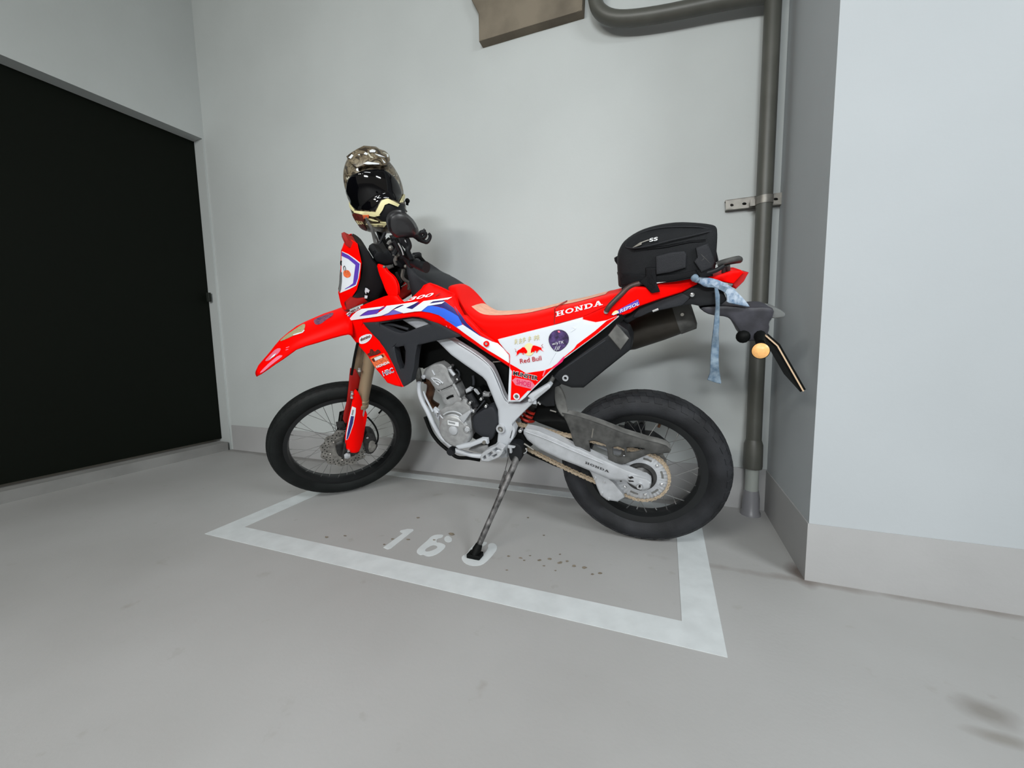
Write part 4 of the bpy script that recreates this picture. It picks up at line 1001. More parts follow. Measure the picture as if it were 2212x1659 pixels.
# dark depths: airbox, tank bottom, harness
P1('airbox', z('D', '180,330 300,240 640,225 900,400 1160,560 1165,905 1130,905 1085,840 1045,735 1010,640 1060,1000 1060,1200 1045,1340 1000,1400 940,1330 780,1200 760,880 650,650 480,470 290,560 175,560'), .055, .10, 'blackd', MC, rnd=3,
   holes=[z('D', '905,745 950,760 960,820 865,790')])
tubeb('wiring', z('D', '880,470 930,480 960,510 965,560'), .085, .006, 'greybk', MC); tubeb('wiring', z('D', '640,310 690,330 740,360'), .09, .005, 'greybk', MC)
tubeb('wiring', z('D', '1000,500 1080,492'), .08, .003, 'galv', MC); tubeb('breather_hose', z('D', '790,640 798,700 795,740'), .075, .006, 'greybk', MC)
P1('starter_bracket', z('P', '1350,560 1400,580 1470,575 1475,640 1350,640'), .08, .02, 'engine', MC)
cr = P1('crankcase', smooth_poly(z('P', '560,885 640,830 700,805 800,790 830,750 880,715 940,722 960,690 1000,665 1050,672 1085,700 1070,760 1130,800 1160,890 1145,990 1165,1150 1175,1300 1110,1400 1000,1485 850,1500 720,1430 620,1310 578,1160 578,1020 600,940')), .128, .24, 'engine', MC, rnd=5, drop=.03, step=5)
cyl('generator_cover', z1('P', '868,1235'), .130, 34.5, [(-.02, 1.0), (.004, 1.0), (.012, .96), (.018, .88), (.020, .80), (.022, .45), (.022, .44)], 'engine', cr, n=44)
cyl('cover_boss', z1('P', '820,1245'), .155, 8.8, [(-.004, 1.02), (.002, 1), (.003, .9)], 'alu', cr)
cyl('oil_cap', z1('P', '1070,1225'), .150, 6.6, [(-.01, 1.2), (.004, 1.15), (.006, .9), (.003, .8)], 'engine', cr); cyl('oil_cap', z1('P', '1070,1225'), .156, 4.6, [(-.004, 1), (.002, 1)], 'alu', cr)
for pts in ('650,960 720,920 830,905 940,940 990,990', '690,1005 780,965 870,975 930,1010', '585,960 610,1000 665,1050'): tubeb('cover_rib', z('P', pts), .140, .0032, 'alu', cr)
P1('cover_plate', z('P', '915,1012 1118,878 1142,915 1002,1118'), .157, .02, 'alu', cr, rnd=1.5, drop=.004)
P1('data_label', z('P', '720,1062 922,1100 920,1172 724,1138'), .1545, .001, 'label', cr, rnd=0); P1('data_label', z('P', '735,1080 855,1105 852,1135 738,1112'), .1557, .0008, 'greylabel', cr, rnd=0)
for q in z('P', '965,665 1062,765 1120,890 1155,1010 1150,1300 1000,1480 700,1410 590,1110 640,880'): pass
mb = MB()
for q in z('P', '965,665'): mb.lathe(BP(.13).at(*q), Lv, [(0, .006), (.008, .006)], 6)
mb.build('case_bolt', 'chrome', cr)
cy_ = P1('cylinder', z('P', '480,480 560,540 660,500 820,430 880,470 960,610 950,690 800,790 700,810 660,760 600,640 540,540'), .085, .17, 'engine', MC, rnd=5, drop=.03, step=5)
for pts in ('590,545 700,500 800,455', '640,640 720,610 850,580', '500,400 560,480 600,540', '690,470 720,380 715,345'): tubeb('cylinder_rib', z('P', pts), .083, .0028, 'engine', cy_)
tubeb('cooling_stub', z('P', '710,670 760,640 825,620'), .086, .005, 'blackd', cy_)
hd = P1('cylinder_head', smooth_poly(z('P', '280,235 330,135 420,70 520,38 630,35 700,90 740,140 765,260 850,400 800,440 660,500 560,540 470,460 400,340 320,310')), .092, .18, 'engine', MC, rnd=6, drop=.035, step=5)
for pts in ('440,160 490,250', '430,310 500,310 570,340 640,400', '470,370 540,360 600,400', '440,320 520,400 570,430'): tubeb('head_rib', z('P', pts), .094, .0035, 'alu', hd)
cyl('head_plug', z1('P', '305,275'), .085, 4, [(-.01, 1), (.01, 1), (.012, .6)], 'alu', hd)
tubeb('cam_chain_tunnel', z('P', '735,250 800,370 870,490 935,620'), .080, .0075, 'engine', cy_, smooth=False)
inj = tubeb('fuel_injector', z('P', '745,120 790,190 845,255'), .09, .0078, 'alu', MC, smooth=False)
P1('injector_cap', z('P', '710,110 770,70 800,95 790,130 730,150'), .10, .02, 'chrome', inj)
tubeb('fuel_hose', z('P', '870,150 920,190 930,260 900,320'), .085, .004, 'greybk', MC); mb = MB(); mb.ball(Q(z1('P', '895,325'), .085), .0065, 10); mb.build('hose_clip', 'chrome', MC)
tubeb('exhaust_header', z('P', '330,330 400,360 430,440 410,560 390,680 430,760 540,830'), [.03, .03, .02, .0, -.02, -.03, -.04], [.019, .02, .02, .019, .019, .02, .02], 'exhaust', MC, n=16)
tubeb('header_joint', z('P', '240,320 330,330'), .05, .012, 'blackd', MC, smooth=False)
tubeb('radiator_hose', z('P', '170,120 185,200 205,300 215,390'), .07, [.014, .016, .014, .011], 'dusty', MC, n=14)
cdl = tubeb('down_tube', z('P', '212,380 208,480 225,600 275,740 360,900 465,1120 600,1345 720,1460 805,1550'), .105, .0098, 'silver', MC, n=16, both=True)
tubeb('down_tube_brace', z('P', '285,540 330,660 400,800 455,905'), .085, .005, 'silver', cdl)
P1('engine_mount', z('P', '450,870 480,830 560,900 580,960 570,1080 500,1000'), .08, .012, 'silver', MC)
cyl('mount_bolt', z1('P', '528,948'), .083, 3.3, [(-.01, 1), (.006, 1)], 'chrome', MC)
tubeb('cradle_tube', z('D', '600,1425 680,1450 780,1478 900,1490 1000,1480'), .11, .0105, 'silver', MC, n=16, both=True)
tubeb('skid_tube', z('D', '285,1075 350,1235 430,1345 530,1430 620,1500 740,1510 860,1530'), [.02]*7, .0085, 'blackd', MC, n=10)
cyl('rubber_stop', z1('D', '560,1438'), .125, 7.8, [(-.03, .9), (0, 1), (.012, .9), (.014, .3)], 'black', MC)
P1('shift_lever', z('D', '605,1388 640,1378 760,1352 880,1302 942,1308 948,1365 880,1352 760,1398 640,1418'), .16, .014, 'silver', MC, rnd=2)
cyl('shift_pivot', z1('D', '915,1335'), .155, 3.4, [(-.02, 1), (.012, 1), (.012, .5)], 'galv', MC)
P1('sump', z('D', '740,1425 860,1380 950,1370 960,1460 860,1455'), .08, .16, 'engine', MC)
P1('sprocket_cover', smooth_poly(z('P', '1165,990 1240,930 1380,850 1500,800 1560,840 1600,940 1622,1050 1600,1200 1570,1300 1500,1430 1400,1390 1300,1330 1215,1270 1175,1170')), .135, .05, 'greybk', MC, rnd=5, drop=.02)
P1('gearbox_shell', z('D', '700,800 760,780 860,760 900,830 960,870 1000,960 1010,1340 960,1390 790,1300 760,1100'), .075, .15, 'blackd', MC)
tubeb('starter_motor', z('P', '1100,590 1160,700 1230,820'), .10, .018, 'black', MC, n=16, smooth=False)
P1('clutch_arm', z('P', '1040,510 1090,480 1150,500 1140,540 1060,580 1045,550'), .11, .02, 'alu', MC); P1('clamp_piece', z('P', '1185,505 1225,520 1280,600 1265,610 1200,540'), .11, .012, 'alu', MC)
tubeb('shift_rod', z('P', '1210,920 1300,810 1385,710'), .145, .003, 'greybk', MC, smooth=False)
for q in ('1410,805', '1325,675', '1125,745', '1190,890'): cyl('case_bolt', z1('P', q), .135, 3.0, [(-.01, 1), (.006, 1), (.008, .5)], 'chrome', MC)
# ---- foot pegs
fp = P1('footpeg', z('D', '865,1500 890,1455 935,1425 1000,1395 1040,1378 1110,1412 1112,1435 1085,1478 1060,1505 1000,1530 950,1548 880,1542'), .20, .03, 'alu', MC, rnd=1.5, drop=.004, step=4,
   holes=[z('D', '1000,1425 1040,1400 1085,1425 1060,1455 1020,1450'), z('D', '940,1470 985,1440 1000,1458 955,1500'), z('D', '890,1505 920,1480 930,1515 900,1530'), z('D', '985,1490 1040,1462 1045,1480 1000,1510')])
tubeb('peg_mount', z('D', '1120,1440 1060,1450'), [.12, .19], .011, 'silver', fp, smooth=False)
pg = P1('passenger_peg', z('D', '1365,860 1395,835 1590,722 1612,750 1600,775 1440,905 1415,925 1395,890'), .165, .03, 'silver', MC, rnd=2, drop=.008)
P1('peg_rubber', z('D', '1430,868 1580,760 1588,772 1445,885'), .167, .004, 'alu', pg, rnd=0); tubeb('peg_strut', z('D', '1380,905 1430,900 1440,935'), .145, .008, 'silver', pg)
tubeb('peg_strut', z('D', '1590,730 1620,690 1640,650'), .13, .008, 'dusty', pg)
# ---- shock, inner guards
sa, sb_ = Q(z1('H', '1010,430'), .0), Q(z1('H', '1110,270'), .0)
mb = MB(); hp = []
for i in range(49):
    t = i/48; a = t*2*math.pi*3; ax_ = (sb_-sa).normalized(); e1 = ax_.orthogonal().normalized(); e2 = ax_.cross(e1)
    hp.append(sa+(sb_-sa)*t+.033*(math.cos(a)*e1+math.sin(a)*e2))
mb.tube(hp, .0062, 8, smooth=False); shk = mb.build('shock_spring', 'shockred', MC)
mb = MB(); mb.tube([sa-(sb_-sa)*.2, sb_+(sb_-sa)*.2], .016, 12, smooth=False); mb.build('shock_damper', 'hub', shk)
P1('inner_fender', z('H', '1100,430 1150,330 1180,200 1250,120 1330,60 1400,100 1420,230 1480,350 1560,420 1620,520 1662,640 1640,655 1450,572 1200,478'), -.03, .06, 'blackd', MC, fn=lambda x, y: .015+.04*max(0, min(1, (y-880)/30)))
P1('reservoir', z('D', '1600,640 1700,590 1712,740 1650,765 1648,960 1560,965 1500,940 1440,925 1450,900 1590,790'), .09, .05, 'black', MC)
P1('mud_flap', smooth_poly(z('E', '1180,1385 1240,1360 1290,1440 1320,1530 1342,1640 1330,1700 1290,1720 1230,1640 1200,1540')), .085, .008, 'dusty', MC, rnd=3, drop=.012)
tubeb('bracket_rod', z('H', '1355,300 1440,325'), .08, .003, 'galv', MC, smooth=False)
for q in ('1215,208', '1195,190'): cyl('small_bolt', z1('H', q), .11, 2.0, [(-.004, 1), (.004, 1)], 'chrome', MC)
# ---- swingarm
swp = [(1131, 937), (1131, 929), (1135, 924), (1147, 926), (1164, 930), (1203, 947), (1241, 966)]+z('G', '300,700 440,768 580,830 720,893 830,935 900,962 935,990 942,1015 928,1055 900,1072 862,1078 810,1050 760,1020 700,988 620,985 560,975 470,935 380,895 260,845 140,800 0,735')+[(1164, 969), (1148, 957), (1139, 950)]
sarm = P1('swingarm', swp, .118, .035, 'alu', MC, rnd=4.5, drop=.010, step=5); SWS = BP(.118)
mm_ = MB(); mm_.panel(swp, BP(.118), .035, rnd=4.5, drop=.022, step=9); far(mm_).build('swingarm_beam', 'alu', sarm)
mb = MB(); pv_ = _b.loc(*z1('H', '700,560'), .0); mb.box(bw(pv_.x, 0, pv_.z), Fv*.025, Lv*.10, Uv*.025, .01); mb.build('swingarm_pivot', 'blackd', sarm)
tubeb('swingarm_ridge', z('H', '1010,600 1300,705 1700,880 2100,1050'), .1195, .0022, 'alu', sarm)
mb = MB(); slab(mb, 'HONDA', z1('G', '348,835'), z1('G', '562,918'), (.4, -4.6), SWS, .0025, st=.14); mb.build('lettering', 'black_st', sarm)
P1('axle_block', z('G', '735,945 800,950 900,975 938,1010 922,1055 862,1075 800,1040 730,1005'), .128, .014, 'alu', sarm, rnd=2.5, drop=.006)
cyl('axle_nut', z1('G', '838,1032'), .129, 8.0, [(-.01, 1), (.008, 1), (.011, .85), (.011, .4), (.004, .35)], 'chrome', sarm, n=6); cyl('axle_end', z1('G', '838,1032'), .137, 2.4, [(-.002, 1), (.004, 1)], 'blackd', sarm)
for pts in ('735,955 770,950 785,965 750,975', '735,985 780,990 785,1000 740,998'): P1('adjuster_mark', z('G', pts), .1295, .001, 'black_st', sarm, rnd=0)
cg = P1('chain_guide', z('G', '382,890 440,905 560,970 600,1000 632,1040 690,1108 702,1138 640,1176 540,1160 488,1120 460,1060 430,980 400,920'), .095, .04, 'alu', MC, rnd=3, drop=.012)
for q in ('437,970', '518,1000', '497,1105', '560,1155'): cyl('guide_bolt', z1('G', q), .099, 2.3, [(-.004, 1), (.003, 1)], 'chrome', cg)
# chain
fs_ = _b.loc(1098, 928, .07); Rr, Rf = .101, .036
mb = MB(); p_, q_ = Vector((fs_.x, fs_.z)), Vector((0, RR))
def tang(sgn):
    d = q_-p_; L_ = d.length; a = math.atan2(d.y, d.x); al = math.asin((Rr-Rf)/L_)*-sgn
    nrm = Vector((math.cos(a+sgn*math.pi/2+(-al if sgn > 0 else -al)), math.sin(a+sgn*math.pi/2+(-al if sgn > 0 else -al))))
    return p_+nrm*Rf, q_+nrm*Rr, nrm
# direction from front sprocket (p_) to rear (q_) is -x; upper side is z+
tu = tang(-1); tl = tang(1)
path2 = []
def seg(a, b, n):
    for k in range(n): path2.append(a+(b-a)*k/n)
n_ = int((tu[0]-tu[1]).length/.0159); seg(tu[0], tu[1], n_)
a0 = math.atan2(tu[2].y, tu[2].x); a1_ = math.atan2(tl[2].y, tl[2].x)
while a1_ < a0: a1_ += 2*math.pi
n_ = max(2, int((a1_-a0)*Rr/.0159))
for k in range(n_): path2.append(q_+Rr*Vector((math.cos(a0+(a1_-a0)*k/n_), math.sin(a0+(a1_-a0)*k/n_))))
n_ = int((tl[0]-tl[1]).length/.0159)
for k in range(n_):
    t = k/n_; pp_ = tl[1]+(tl[0]-tl[1])*t; path2.append(pp_-Vector((0, .012*math.sin(math.pi*t))))
b0 = math.atan2(tl[2].y, tl[2].x); b1 = math.atan2(tu[2].y, tu[2].x)
while b1 < b0: b1 += 2*math.pi
for k in range(4): path2.append(p_+Rf*Vector((math.cos(b0+(b1-b0)*k/4), math.sin(b0+(b1-b0)*k/4))))
ch = MB()
for i in range(len(path2)):
    a, b = path2[i], path2[(i+1) % len(path2)]
    yo = .0085 if i % 2 else .0065
    for s_ in (1, -1):
        d = (b-a); L_ = d.length
        if L_ < 1e-5: continue
        d = d/L_; nn = Vector((-d.y, d.x)); outl = []
        for k in range(7): t = math.pi/2+math.pi*k/6; outl.append(a+d*(.0062*math.cos(t))+nn*(.0062*math.sin(t)))
        outl.append((a+b)/2-nn*.0042)
        for k in range(7): t = -math.pi/2+math.pi*k/6; outl.append(b+d*(.0062*math.cos(t))+nn*(.0062*math.sin(t)))
        outl.append((a+b)/2+nn*.0042)
        y = .072+s_*yo; N_ = len(outl)
        ch.add([bw(o.x, y+.001, o.y) for o in outl]+[bw(o.x, y-.001, o.y) for o in outl], [tuple(range(N_)), tuple(range(N_, 2*N_))[::-1]]+[(k, (k+1) % N_, (k+1) % N_+N_, k+N_) for k in range(N_)])
    ch.lathe(bw(a.x, .072, a.y), Lv, [(-.0095, .0028), (.0095, .0028)], 8)
chn = ch.build('drive_chain', 'chain', MC)
# sprocket
mb = MB(); rows = []; n = 41*6
for i in range(n+1):
    a = 2*math.pi*i/n; ro = .1005+.0035*math.cos(41*a)
    rows.append([bw(r*math.cos(a), y, RR+r*math.sin(a)) for (r, y) in ((.056, .0755), (ro-.004, .0755), (ro, .073), (ro, .071), (ro-.004, .0685), (.056, .0685))])
mb.grid(rows, closed_u=True); spk = mb.build('rear_sprocket', 'alu', rw_)
for i in range(6):
    a = 2*math.pi*(i+.3)/6; c = bw(.078*math.cos(a), .0755, RR+.078*math.sin(a))
    mb = MB(); mb.lathe(c, Lv, [(-.003, .0075), (.001, .0075), (.004, .0055), (.005, .003)], 10); mb.build('sprocket_bolt', 'chrome', rw_)
    a = 2*math.pi*(i+.8)/6; q4 = []
    for (r, da) in ((.082, -.2), (.082, 0), (.082, .2), (.074, .2), (.074, 0), (.074, -.2)): q4.append(bw(r*math.cos(a+da), .0760, RR+r*math.sin(a+da)))
    mb = MB(); mb.add(q4, [(0, 1, 2, 3, 4, 5)]); mb.build('sprocket_slot', 'dusty', rw_)
mb = MB(); mb.lathe(cR, Lv, [(.03, .030), (.05, .062), (.071, .060), (.082, .056), (.084, .046), (.078, .04), (.09, .022), (.10, .02)], 36); mb.build('sprocket_hub', 'hub', rw_)
mb = MB(); mb.tube([cR-Lv*.13, cR+Lv*.13], .010, 12, smooth=False); mb.build('rear_axle', 'alu', rw_)
disc(cR, Fv, Uv, Lv, -.06, .088, .06, .004, 10, .004, [], 'disc', rw_)
# chain guard
cgd = P1('chain_guard', z('G', '140,385 205,398 290,420 400,455 500,490 600,530 700,570 800,600 900,632 1000,655 1075,680 1118,715 1105,738 1000,748 930,745 860,775 790,805 720,832 680,842 620,828 560,800 540,790 430,735 380,745 300,700 262,690 235,620 215,545 180,460'), .104, .007, 'guard', MC, rnd=2, drop=.004, step=6,
   holes=[z('G', '380,632 430,628 530,665 548,720 556,810 470,775 396,735'), z('G', '592,690 640,682 700,705 708,775 640,778 600,760'), z('G', '720,690 800,690 880,700 880,712 790,735 720,740')])
mb = MB(); gt = z('G', '145,386 205,398 290,420 400,455 500,490 600,530 700,570 800,600 900,632 1000,655 1075,680 1112,712'); gr_ = []
for q in gt:
    l = _b.loc(q[0], q[1], .098); gr_.append([BM @ Vector((l.x, y, l.z+dz)) for y, dz in ((.104, -.003), (.098, 0), (.060, .004), (.060, .001), (.098, -.004), (.103, -.007))])
mb.grid(gr_, closed_u=True, cap=True); mb.build('guard_top', 'dusty', cgd)
P1('guard_seam', z('G', '415,520 425,525 412,608 402,602'), .105, .001, 'galv', cgd, rnd=0)
P1('rear_caliper', z('G', '640,520 698,528 702,480 720,478 775,512 790,500 850,462 868,466 885,520 880,572 960,580 1020,620 1100,685 1110,730 1060,720 900,660 740,560 650,545'), -.075, .04, 'black', MC, rnd=2, drop=.01)
mb = MB(); mb.tube([PR(1.9, .21, 0), PR(1.9, .185, .004)], .005, 8, smooth=False); mb.build('tyre_valve', 'exhaust', rw_)
# ---- side stand
sto = P1('stand_pivot', smooth_poly(z('H', '775,800 800,762 880,758 950,800 968,870 960,960 930,1020 880,1045 830,1032 790,990 772,930')), .14, .04, 'black', MC, rnd=4, drop=.015)
ft = Qz((1028, 1192), .022)
p0 = Q(z1('H', '880,960'), .13); p1 = Q(z1('H', '845,1080'), .155)
lt = BM.inverted() @ ft
mb = MB(); mb.tube([p0, p1, p1+(ft-p1)*.3, p1+(ft-p1)*.62, ft], [.014, .0135, .0125, .011, .0115], 14); stn = mb.build('side_stand', 'stand', MC)
mb = MB(); mb.lathe(ft, (p1-ft).normalized(), [(-.012, .016), (.01, .0175), (.03, .013)], 12); fx = Vector((.8, -.3, 0)).normalized(); mb.box((ft.x-.004, ft.y, .009), (.027, 0, 0), (0, .02, 0), (0, 0, .0085), .004); mb.build('stand_foot', 'blackd', stn)
a = Q(z1('H', '735,1160'), .17); b = Q(z1('H', '650,1400'), .215); hp = []
for i in range(0, 14*8+1):
    t = i/(14*8); g_ = t*14*2*math.pi; ax_ = (b-a).normalized(); e1 = ax_.orthogonal().normalized(); e2 = ax_.cross(e1); hp.append(a+(b-a)*t+.0065*(math.cos(g_)*e1+math.sin(g_)*e2))
mb = MB(); mb.tube(hp, .0016, 5, smooth=False); mb.build('stand_spring', 'stand', stn)
tubeb('spring_wire', z('H', '770,955 745,1060 728,1130 742,1162'), [.15, .16, .168, .17], .0014, 'hub', stn); mb = MB(); mb.tube([b, b+(b-a)*.35], .0015, 6, smooth=False); mb.build('spring_wire', 'hub', stn)
cyl('stand_bolt', z1('H', '935,592'), .12, 3.6, [(-.02, 1), (.004, 1), (.007, .6)], 'chrome', stn)
P1('stand_switch', z('H', '758,800 860,818 858,832 812,835 815,905 785,905 782,838 758,835'), .155, .01, 'alu', stn, rnd=1, drop=.003)
tubeb('hook_ring', z('H', '985,905 1015,890 1028,860 1010,835'), .13, .0028, 'chrome', stn); tubeb('brake_rod', z('H', '990,770 1125,858'), .11, .004, 'galv', MC, smooth=False)
P1('pivot_shroud', z('H', '800,600 870,560 905,540 975,640 1020,740 1100,800 1020,830 950,800 880,760 800,740'), .095, .05, 'blackd', MC)
P1('chain_slider', z('H', '980,880 1010,850 1120,900 1260,960 1420,1030 1520,1090 1512,1120 1400,1080 1250,1010 1100,950'), .06, .012, 'blackd', MC)

# ---- tank
kT = z('K', '1050,680 1090,672 1160,688 1250,760 1345,892 1450,955 1580,1004 1700,1085')
kB = z('N', '1055,796 1075,780 1100,745 1190,675 1270,655 1340,680 1450,735 1560,785')
mb = MB(); mb.grid(loft(dens(kT), dens(kB), densw([.05, .08, .10, .105, .11, .11, .105, .09]), nexp=2.6, tk=-.35), closed_u=True, cap=True); mb.build('fuel_tank', 'greybk', MC, angle=60)
P1('far_shroud_edge', z('N', '1390,488 1470,520 1600,612 1560,650 1440,590'), -.09, .02, 'dusty', MC, label='grey upper edge of the far shroud')
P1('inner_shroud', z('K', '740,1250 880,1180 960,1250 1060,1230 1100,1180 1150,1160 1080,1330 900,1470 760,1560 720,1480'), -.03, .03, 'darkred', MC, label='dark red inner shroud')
cyl('tank_cap', z1('K', '1120,730'), 0, 9, [(-.01, 1), (.02, 1), (.025, .7)], 'black', MC, axis=Uv)
# ---- steering head, bars (steered frame)
P1('steering_head', z('N', '545,330 640,385 700,420 790,390 900,420 960,520 940,620 900,720 880,820 780,800 650,840 540,860 520,760 560,560'), -.02, .06, 'blackd', MC, rnd=4, drop=.02)
tc_ = P1('handlebar_clamp', z('K', '330,570 450,600 540,550 600,640 740,640 880,690 960,760 900,880 830,940 700,870 640,830 480,860 300,800 240,700 260,620'), .055, .12, 'black', MC, frame='S', rnd=4, drop=.02)
P1('top_yoke', z('K', '480,860 640,830 660,900 560,940 500,930'), .05, .02, 'dusty', tc_, frame='S')
hb = MB(); hbp = [QS(z1('K', '320,60'), -.36), QS(z1('K', '420,320'), -.25), QS(z1('K', '560,560'), -.10), QS(z1('K', '650,650'), 0), QS(z1('K', '760,690'), .10), QS(z1('K', '960,720'), .24), QS(z1('K', '1060,790'), .30)]
hb.tube(hbp, .0115, 14); bar = hb.build('handlebar', 'black', MC)
mb = MB(); mb.tube([QS(z1('K', '1000,740'), .26), QS(z1('K', '1060,800'), .31), QS(z1('K', '1220,880'), .38), QS(z1('K', '1300,900'), .40)], [.019, .0165, .0165, .019], 16); mb.build('grip', 'black', bar, label='left rubber grip')
mb = MB(); mb.tube([QS(z1('K', '420,320'), -.26), QS(z1('K', '330,80'), -.37)], .017, 14, smooth=False); mb.build('grip', 'black', bar)
P1('switch_housing', smooth_poly(z('K', '930,700 1020,690 1080,760 1070,880 1000,930 930,880 900,790')), .30, .05, 'black', bar, frame='S', rnd=4, drop=.02)
tubeb('clutch_lever_and_glint', z('K', '700,330 760,450 830,590 900,660 1000,715'), [.28, .30, .32, .32, .32], [.005, .007, .008, .009, .010], 'blackd', bar, frame='S')
tubeb('clutch_lever_and_glint', z('K', '740,420 800,530 840,650'), .34, .0028, 'chrome', bar, frame='S')  # thin bright tube stands in for the highlight along the lever
tubeb('hook_lever', z('K', '1060,700 1150,680 1230,760 1330,860'), .36, [.004, .006, .006, .005], 'blackd', bar, frame='S')
for i, (pts, r, m_, off) in enumerate([('130,0 200,110 240,240 270,380 290,480 320,600 330,700', .0065, 'dusty', -.20), ('340,570 430,560 540,500 600,470', .006, 'dusty', -.05), ('350,540 440,520 560,510', .005, 'hub', -.08),
        ('600,380 560,400 540,440', .007, 'dusty', .05), ('640,640 700,680 670,760 700,850', .006, 'dusty', .07), ('760,650 700,690 690,760', .006, 'galv', .09), ('560,430 600,520 640,640', .008, 'black', .05),
        ('640,380 720,500 830,660', .007, 'black', .12), ('840,940 820,1080 870,1150 930,1190 960,1260 945,1340', .007, 'galv', .06), ('700,1000 740,1100 800,1200', .005, 'hub', .05), ('800,1290 900,1230', .0025, 'galv', .08),
        ('950,1190 1050,1125', .0025, 'galv', .08), ('330,600 280,700 250,800 240,900', .006, 'black', -.1), ('480,200 420,330 350,460 330,560', .007, 'black', -.15), ('700,300 740,420 700,560 650,640', .009, 'black', .1), ('440,330 520,470 600,600', .008, 'blackd', -.02), ('250,560 300,640 380,680', .005, 'black', 0)]):
    tubeb('control_cable', z('K', pts), off+.05, r, m_, bar, frame='S', n=8)
for q, r in (('590,515', .010), ('460,890', .006), ('890,880', .008), ('920,365', .010)): mb = MB(); mb.ball(QS(z1('K', q), .14), r, 10); mb.build('cable_fitting', 'galv' if q != '920,365' else 'label', bar)
P1('instrument', z('K', '260,620 330,560 420,590 540,560 560,640 440,680 330,690'), -.02, .08, 'black', bar, frame='S', rnd=3)
P1('brake_reservoir', z('K', '540,420 600,370 690,400 760,500 700,560 620,540 560,480'), .0, .06, 'blackd', bar, frame='S', rnd=3)
P1('bar_mount', z('K', '590,300 720,280 860,300 960,400 970,500 930,560 860,520 800,440 700,380 620,380'), .06, .03, 'black', bar, frame='S', rnd=3)
mir = P1('mirror', smooth_poly(z('M', '920,1000 990,925 1100,905 1210,955 1300,1045 1365,1180 1350,1285 1200,1285 1060,1290 960,1240 915,1120')), .36, .03, 'gloss', MC, frame='S', rnd=16, drop=.028, step=4, label='round gloss black mirror on the near bar end')
tubeb('mirror_stem', z('K', '900,300 950,400 960,480 930,570 1000,720'), .33, [.008, .008, .009, .009, .009], 'black', mir, frame='S')
ph = tubeb('phone_mount', z('K', '1100,290 1180,350 1260,385 1310,395 1360,340 1375,270 1345,225'), .30, [.008, .0085, .0075, .007, .006, .006, .005], 'black', MC, frame='S')
tubeb('mount_claw', z('K', '1190,220 1230,190 1275,145'), .30, .005, 'black', ph, frame='S'); tubeb('mount_claw', z('K', '1160,200 1190,290 1250,300 1280,240 1240,195 1180,215'), .30, .0075, 'black', ph, frame='S')
tubeb('mount_arm', z('K', '1040,230 1120,280 1180,330'), .30, .013, 'black', ph, frame='S')

# ================================================================== HELMET
hc = QS((803, 412), -.30); vd = (CAM-hc).normalized()
hr_ = RT-RT.dot(vd)*vd; hr_.normalize(); hu = vd.cross(hr_)
tl_ = math.radians(-17); hx_ = math.cos(tl_)*hr_-math.sin(tl_)*hu; hy_ = math.sin(tl_)*hr_+math.cos(tl_)*hu   # tilted right / up
mpp = (hc-CAM).length/FPX*.895       # metres per pixel there
if hy_.dot(hu) < 0: hy_ = -hy_
upimg = Vector((-.30, 1)).normalized()
hy_ = (hr_*upimg.x+hu*upimg.y).normalized(); hx_ = hy_.cross(vd)
class Star:
    """helmet shell: union of ellipsoids seen from one centre"""
    def __init__(s, c, ells): s.c = c; s.e = ells
    def rad(s, d):
        best = 0
        for (o, ax, r) in s.e:
            p = s.c-o; P_ = Vector([p.dot(a)/k for a, k in zip(ax, r)]); D = Vector([d.dot(a)/k for a, k in zip(ax, r)])
            A, B_, C_ = D.dot(D), P_.dot(D), P_.dot(P_)-1
            q = B_*B_-A*C_
            if q > 0: best = max(best, (-B_+math.sqrt(q))/A)
        return best
    def at(s, px, py, lift=0):
        d = ray(px, py).normalized(); t0 = (s.c-CAM).dot(d); lo = t0-.45; hi = t0
        f = lambda t: (lambda v: v.length-s.rad(v.normalized()))(CAM+d*t-s.c)
        if f(hi) > 0:
            v = CAM+d*t0-s.c; vn = v.normalized(); return s.c+vn*(s.rad(vn)+lift)
        for _ in range(26):
            m_ = (lo+hi)/2
            if f(m_) > 0: lo = m_
            else: hi = m_
        p = CAM+d*hi; return p+(p-s.c).normalized()*lift
    def back(s, p, th): return p-(p-s.c).normalized()*th
def hp_(mx, my, dz):     # helmet-crop pixel -> 3D at depth dz towards the camera
    px, py = 700+mx/6.636, 320+my/6.636; d = ray(px, py); return CAM+d*(((hc+vd*dz)-CAM).dot(vd)/d.dot(vd))
M1 = mpp/6.636
e1 = (hp_(722, 575, 0), (hx_, hy_, vd), (374*M1, 468*M1, .135))
e2 = (hp_(850, 860, .035), (hx_, hy_, vd), (300*M1, 330*M1, .115))
e3 = (hp_(620, 900, -.01), (hx_, hy_, vd), (210*M1, 290*M1, .10))
hel = Star(hp_(740, 640, 0), [e1, e2, e3])
HT = thing('helmet', 'camouflage off-road helmet with dark visor hung over the handlebar end above the headlight', 'helmet', hp_(620, 1190, 0))
mb = MB(); rows = []; n, m_ = 56, 36
for i in range(m_+1):
    th = math.pi*i/m_; r = []
    for k in range(n):
        p = 2*math.pi*k/n; d = (math.sin(th)*math.cos(p)*hx_+math.sin(th)*math.sin(p)*vd+math.cos(th)*hy_); r.append(hel.c+d*hel.rad(d))
    rows.append(r)
mb.grid(rows, closed_u=True); shell = mb.build('shell', 'camo', HT, angle=60)
def HP(name, s, th, m, lift=.003, rnd=1.5, step=4, drop=.003, label=None, par=None, sm=False):
    mb = MB(); pl = z('M', s); mb.panel(smooth_poly(pl) if sm else pl, hel, th, rnd=rnd, drop=drop, step=step, lift=lift); return mb.build(name, m, par or HT, label=label, angle=60)
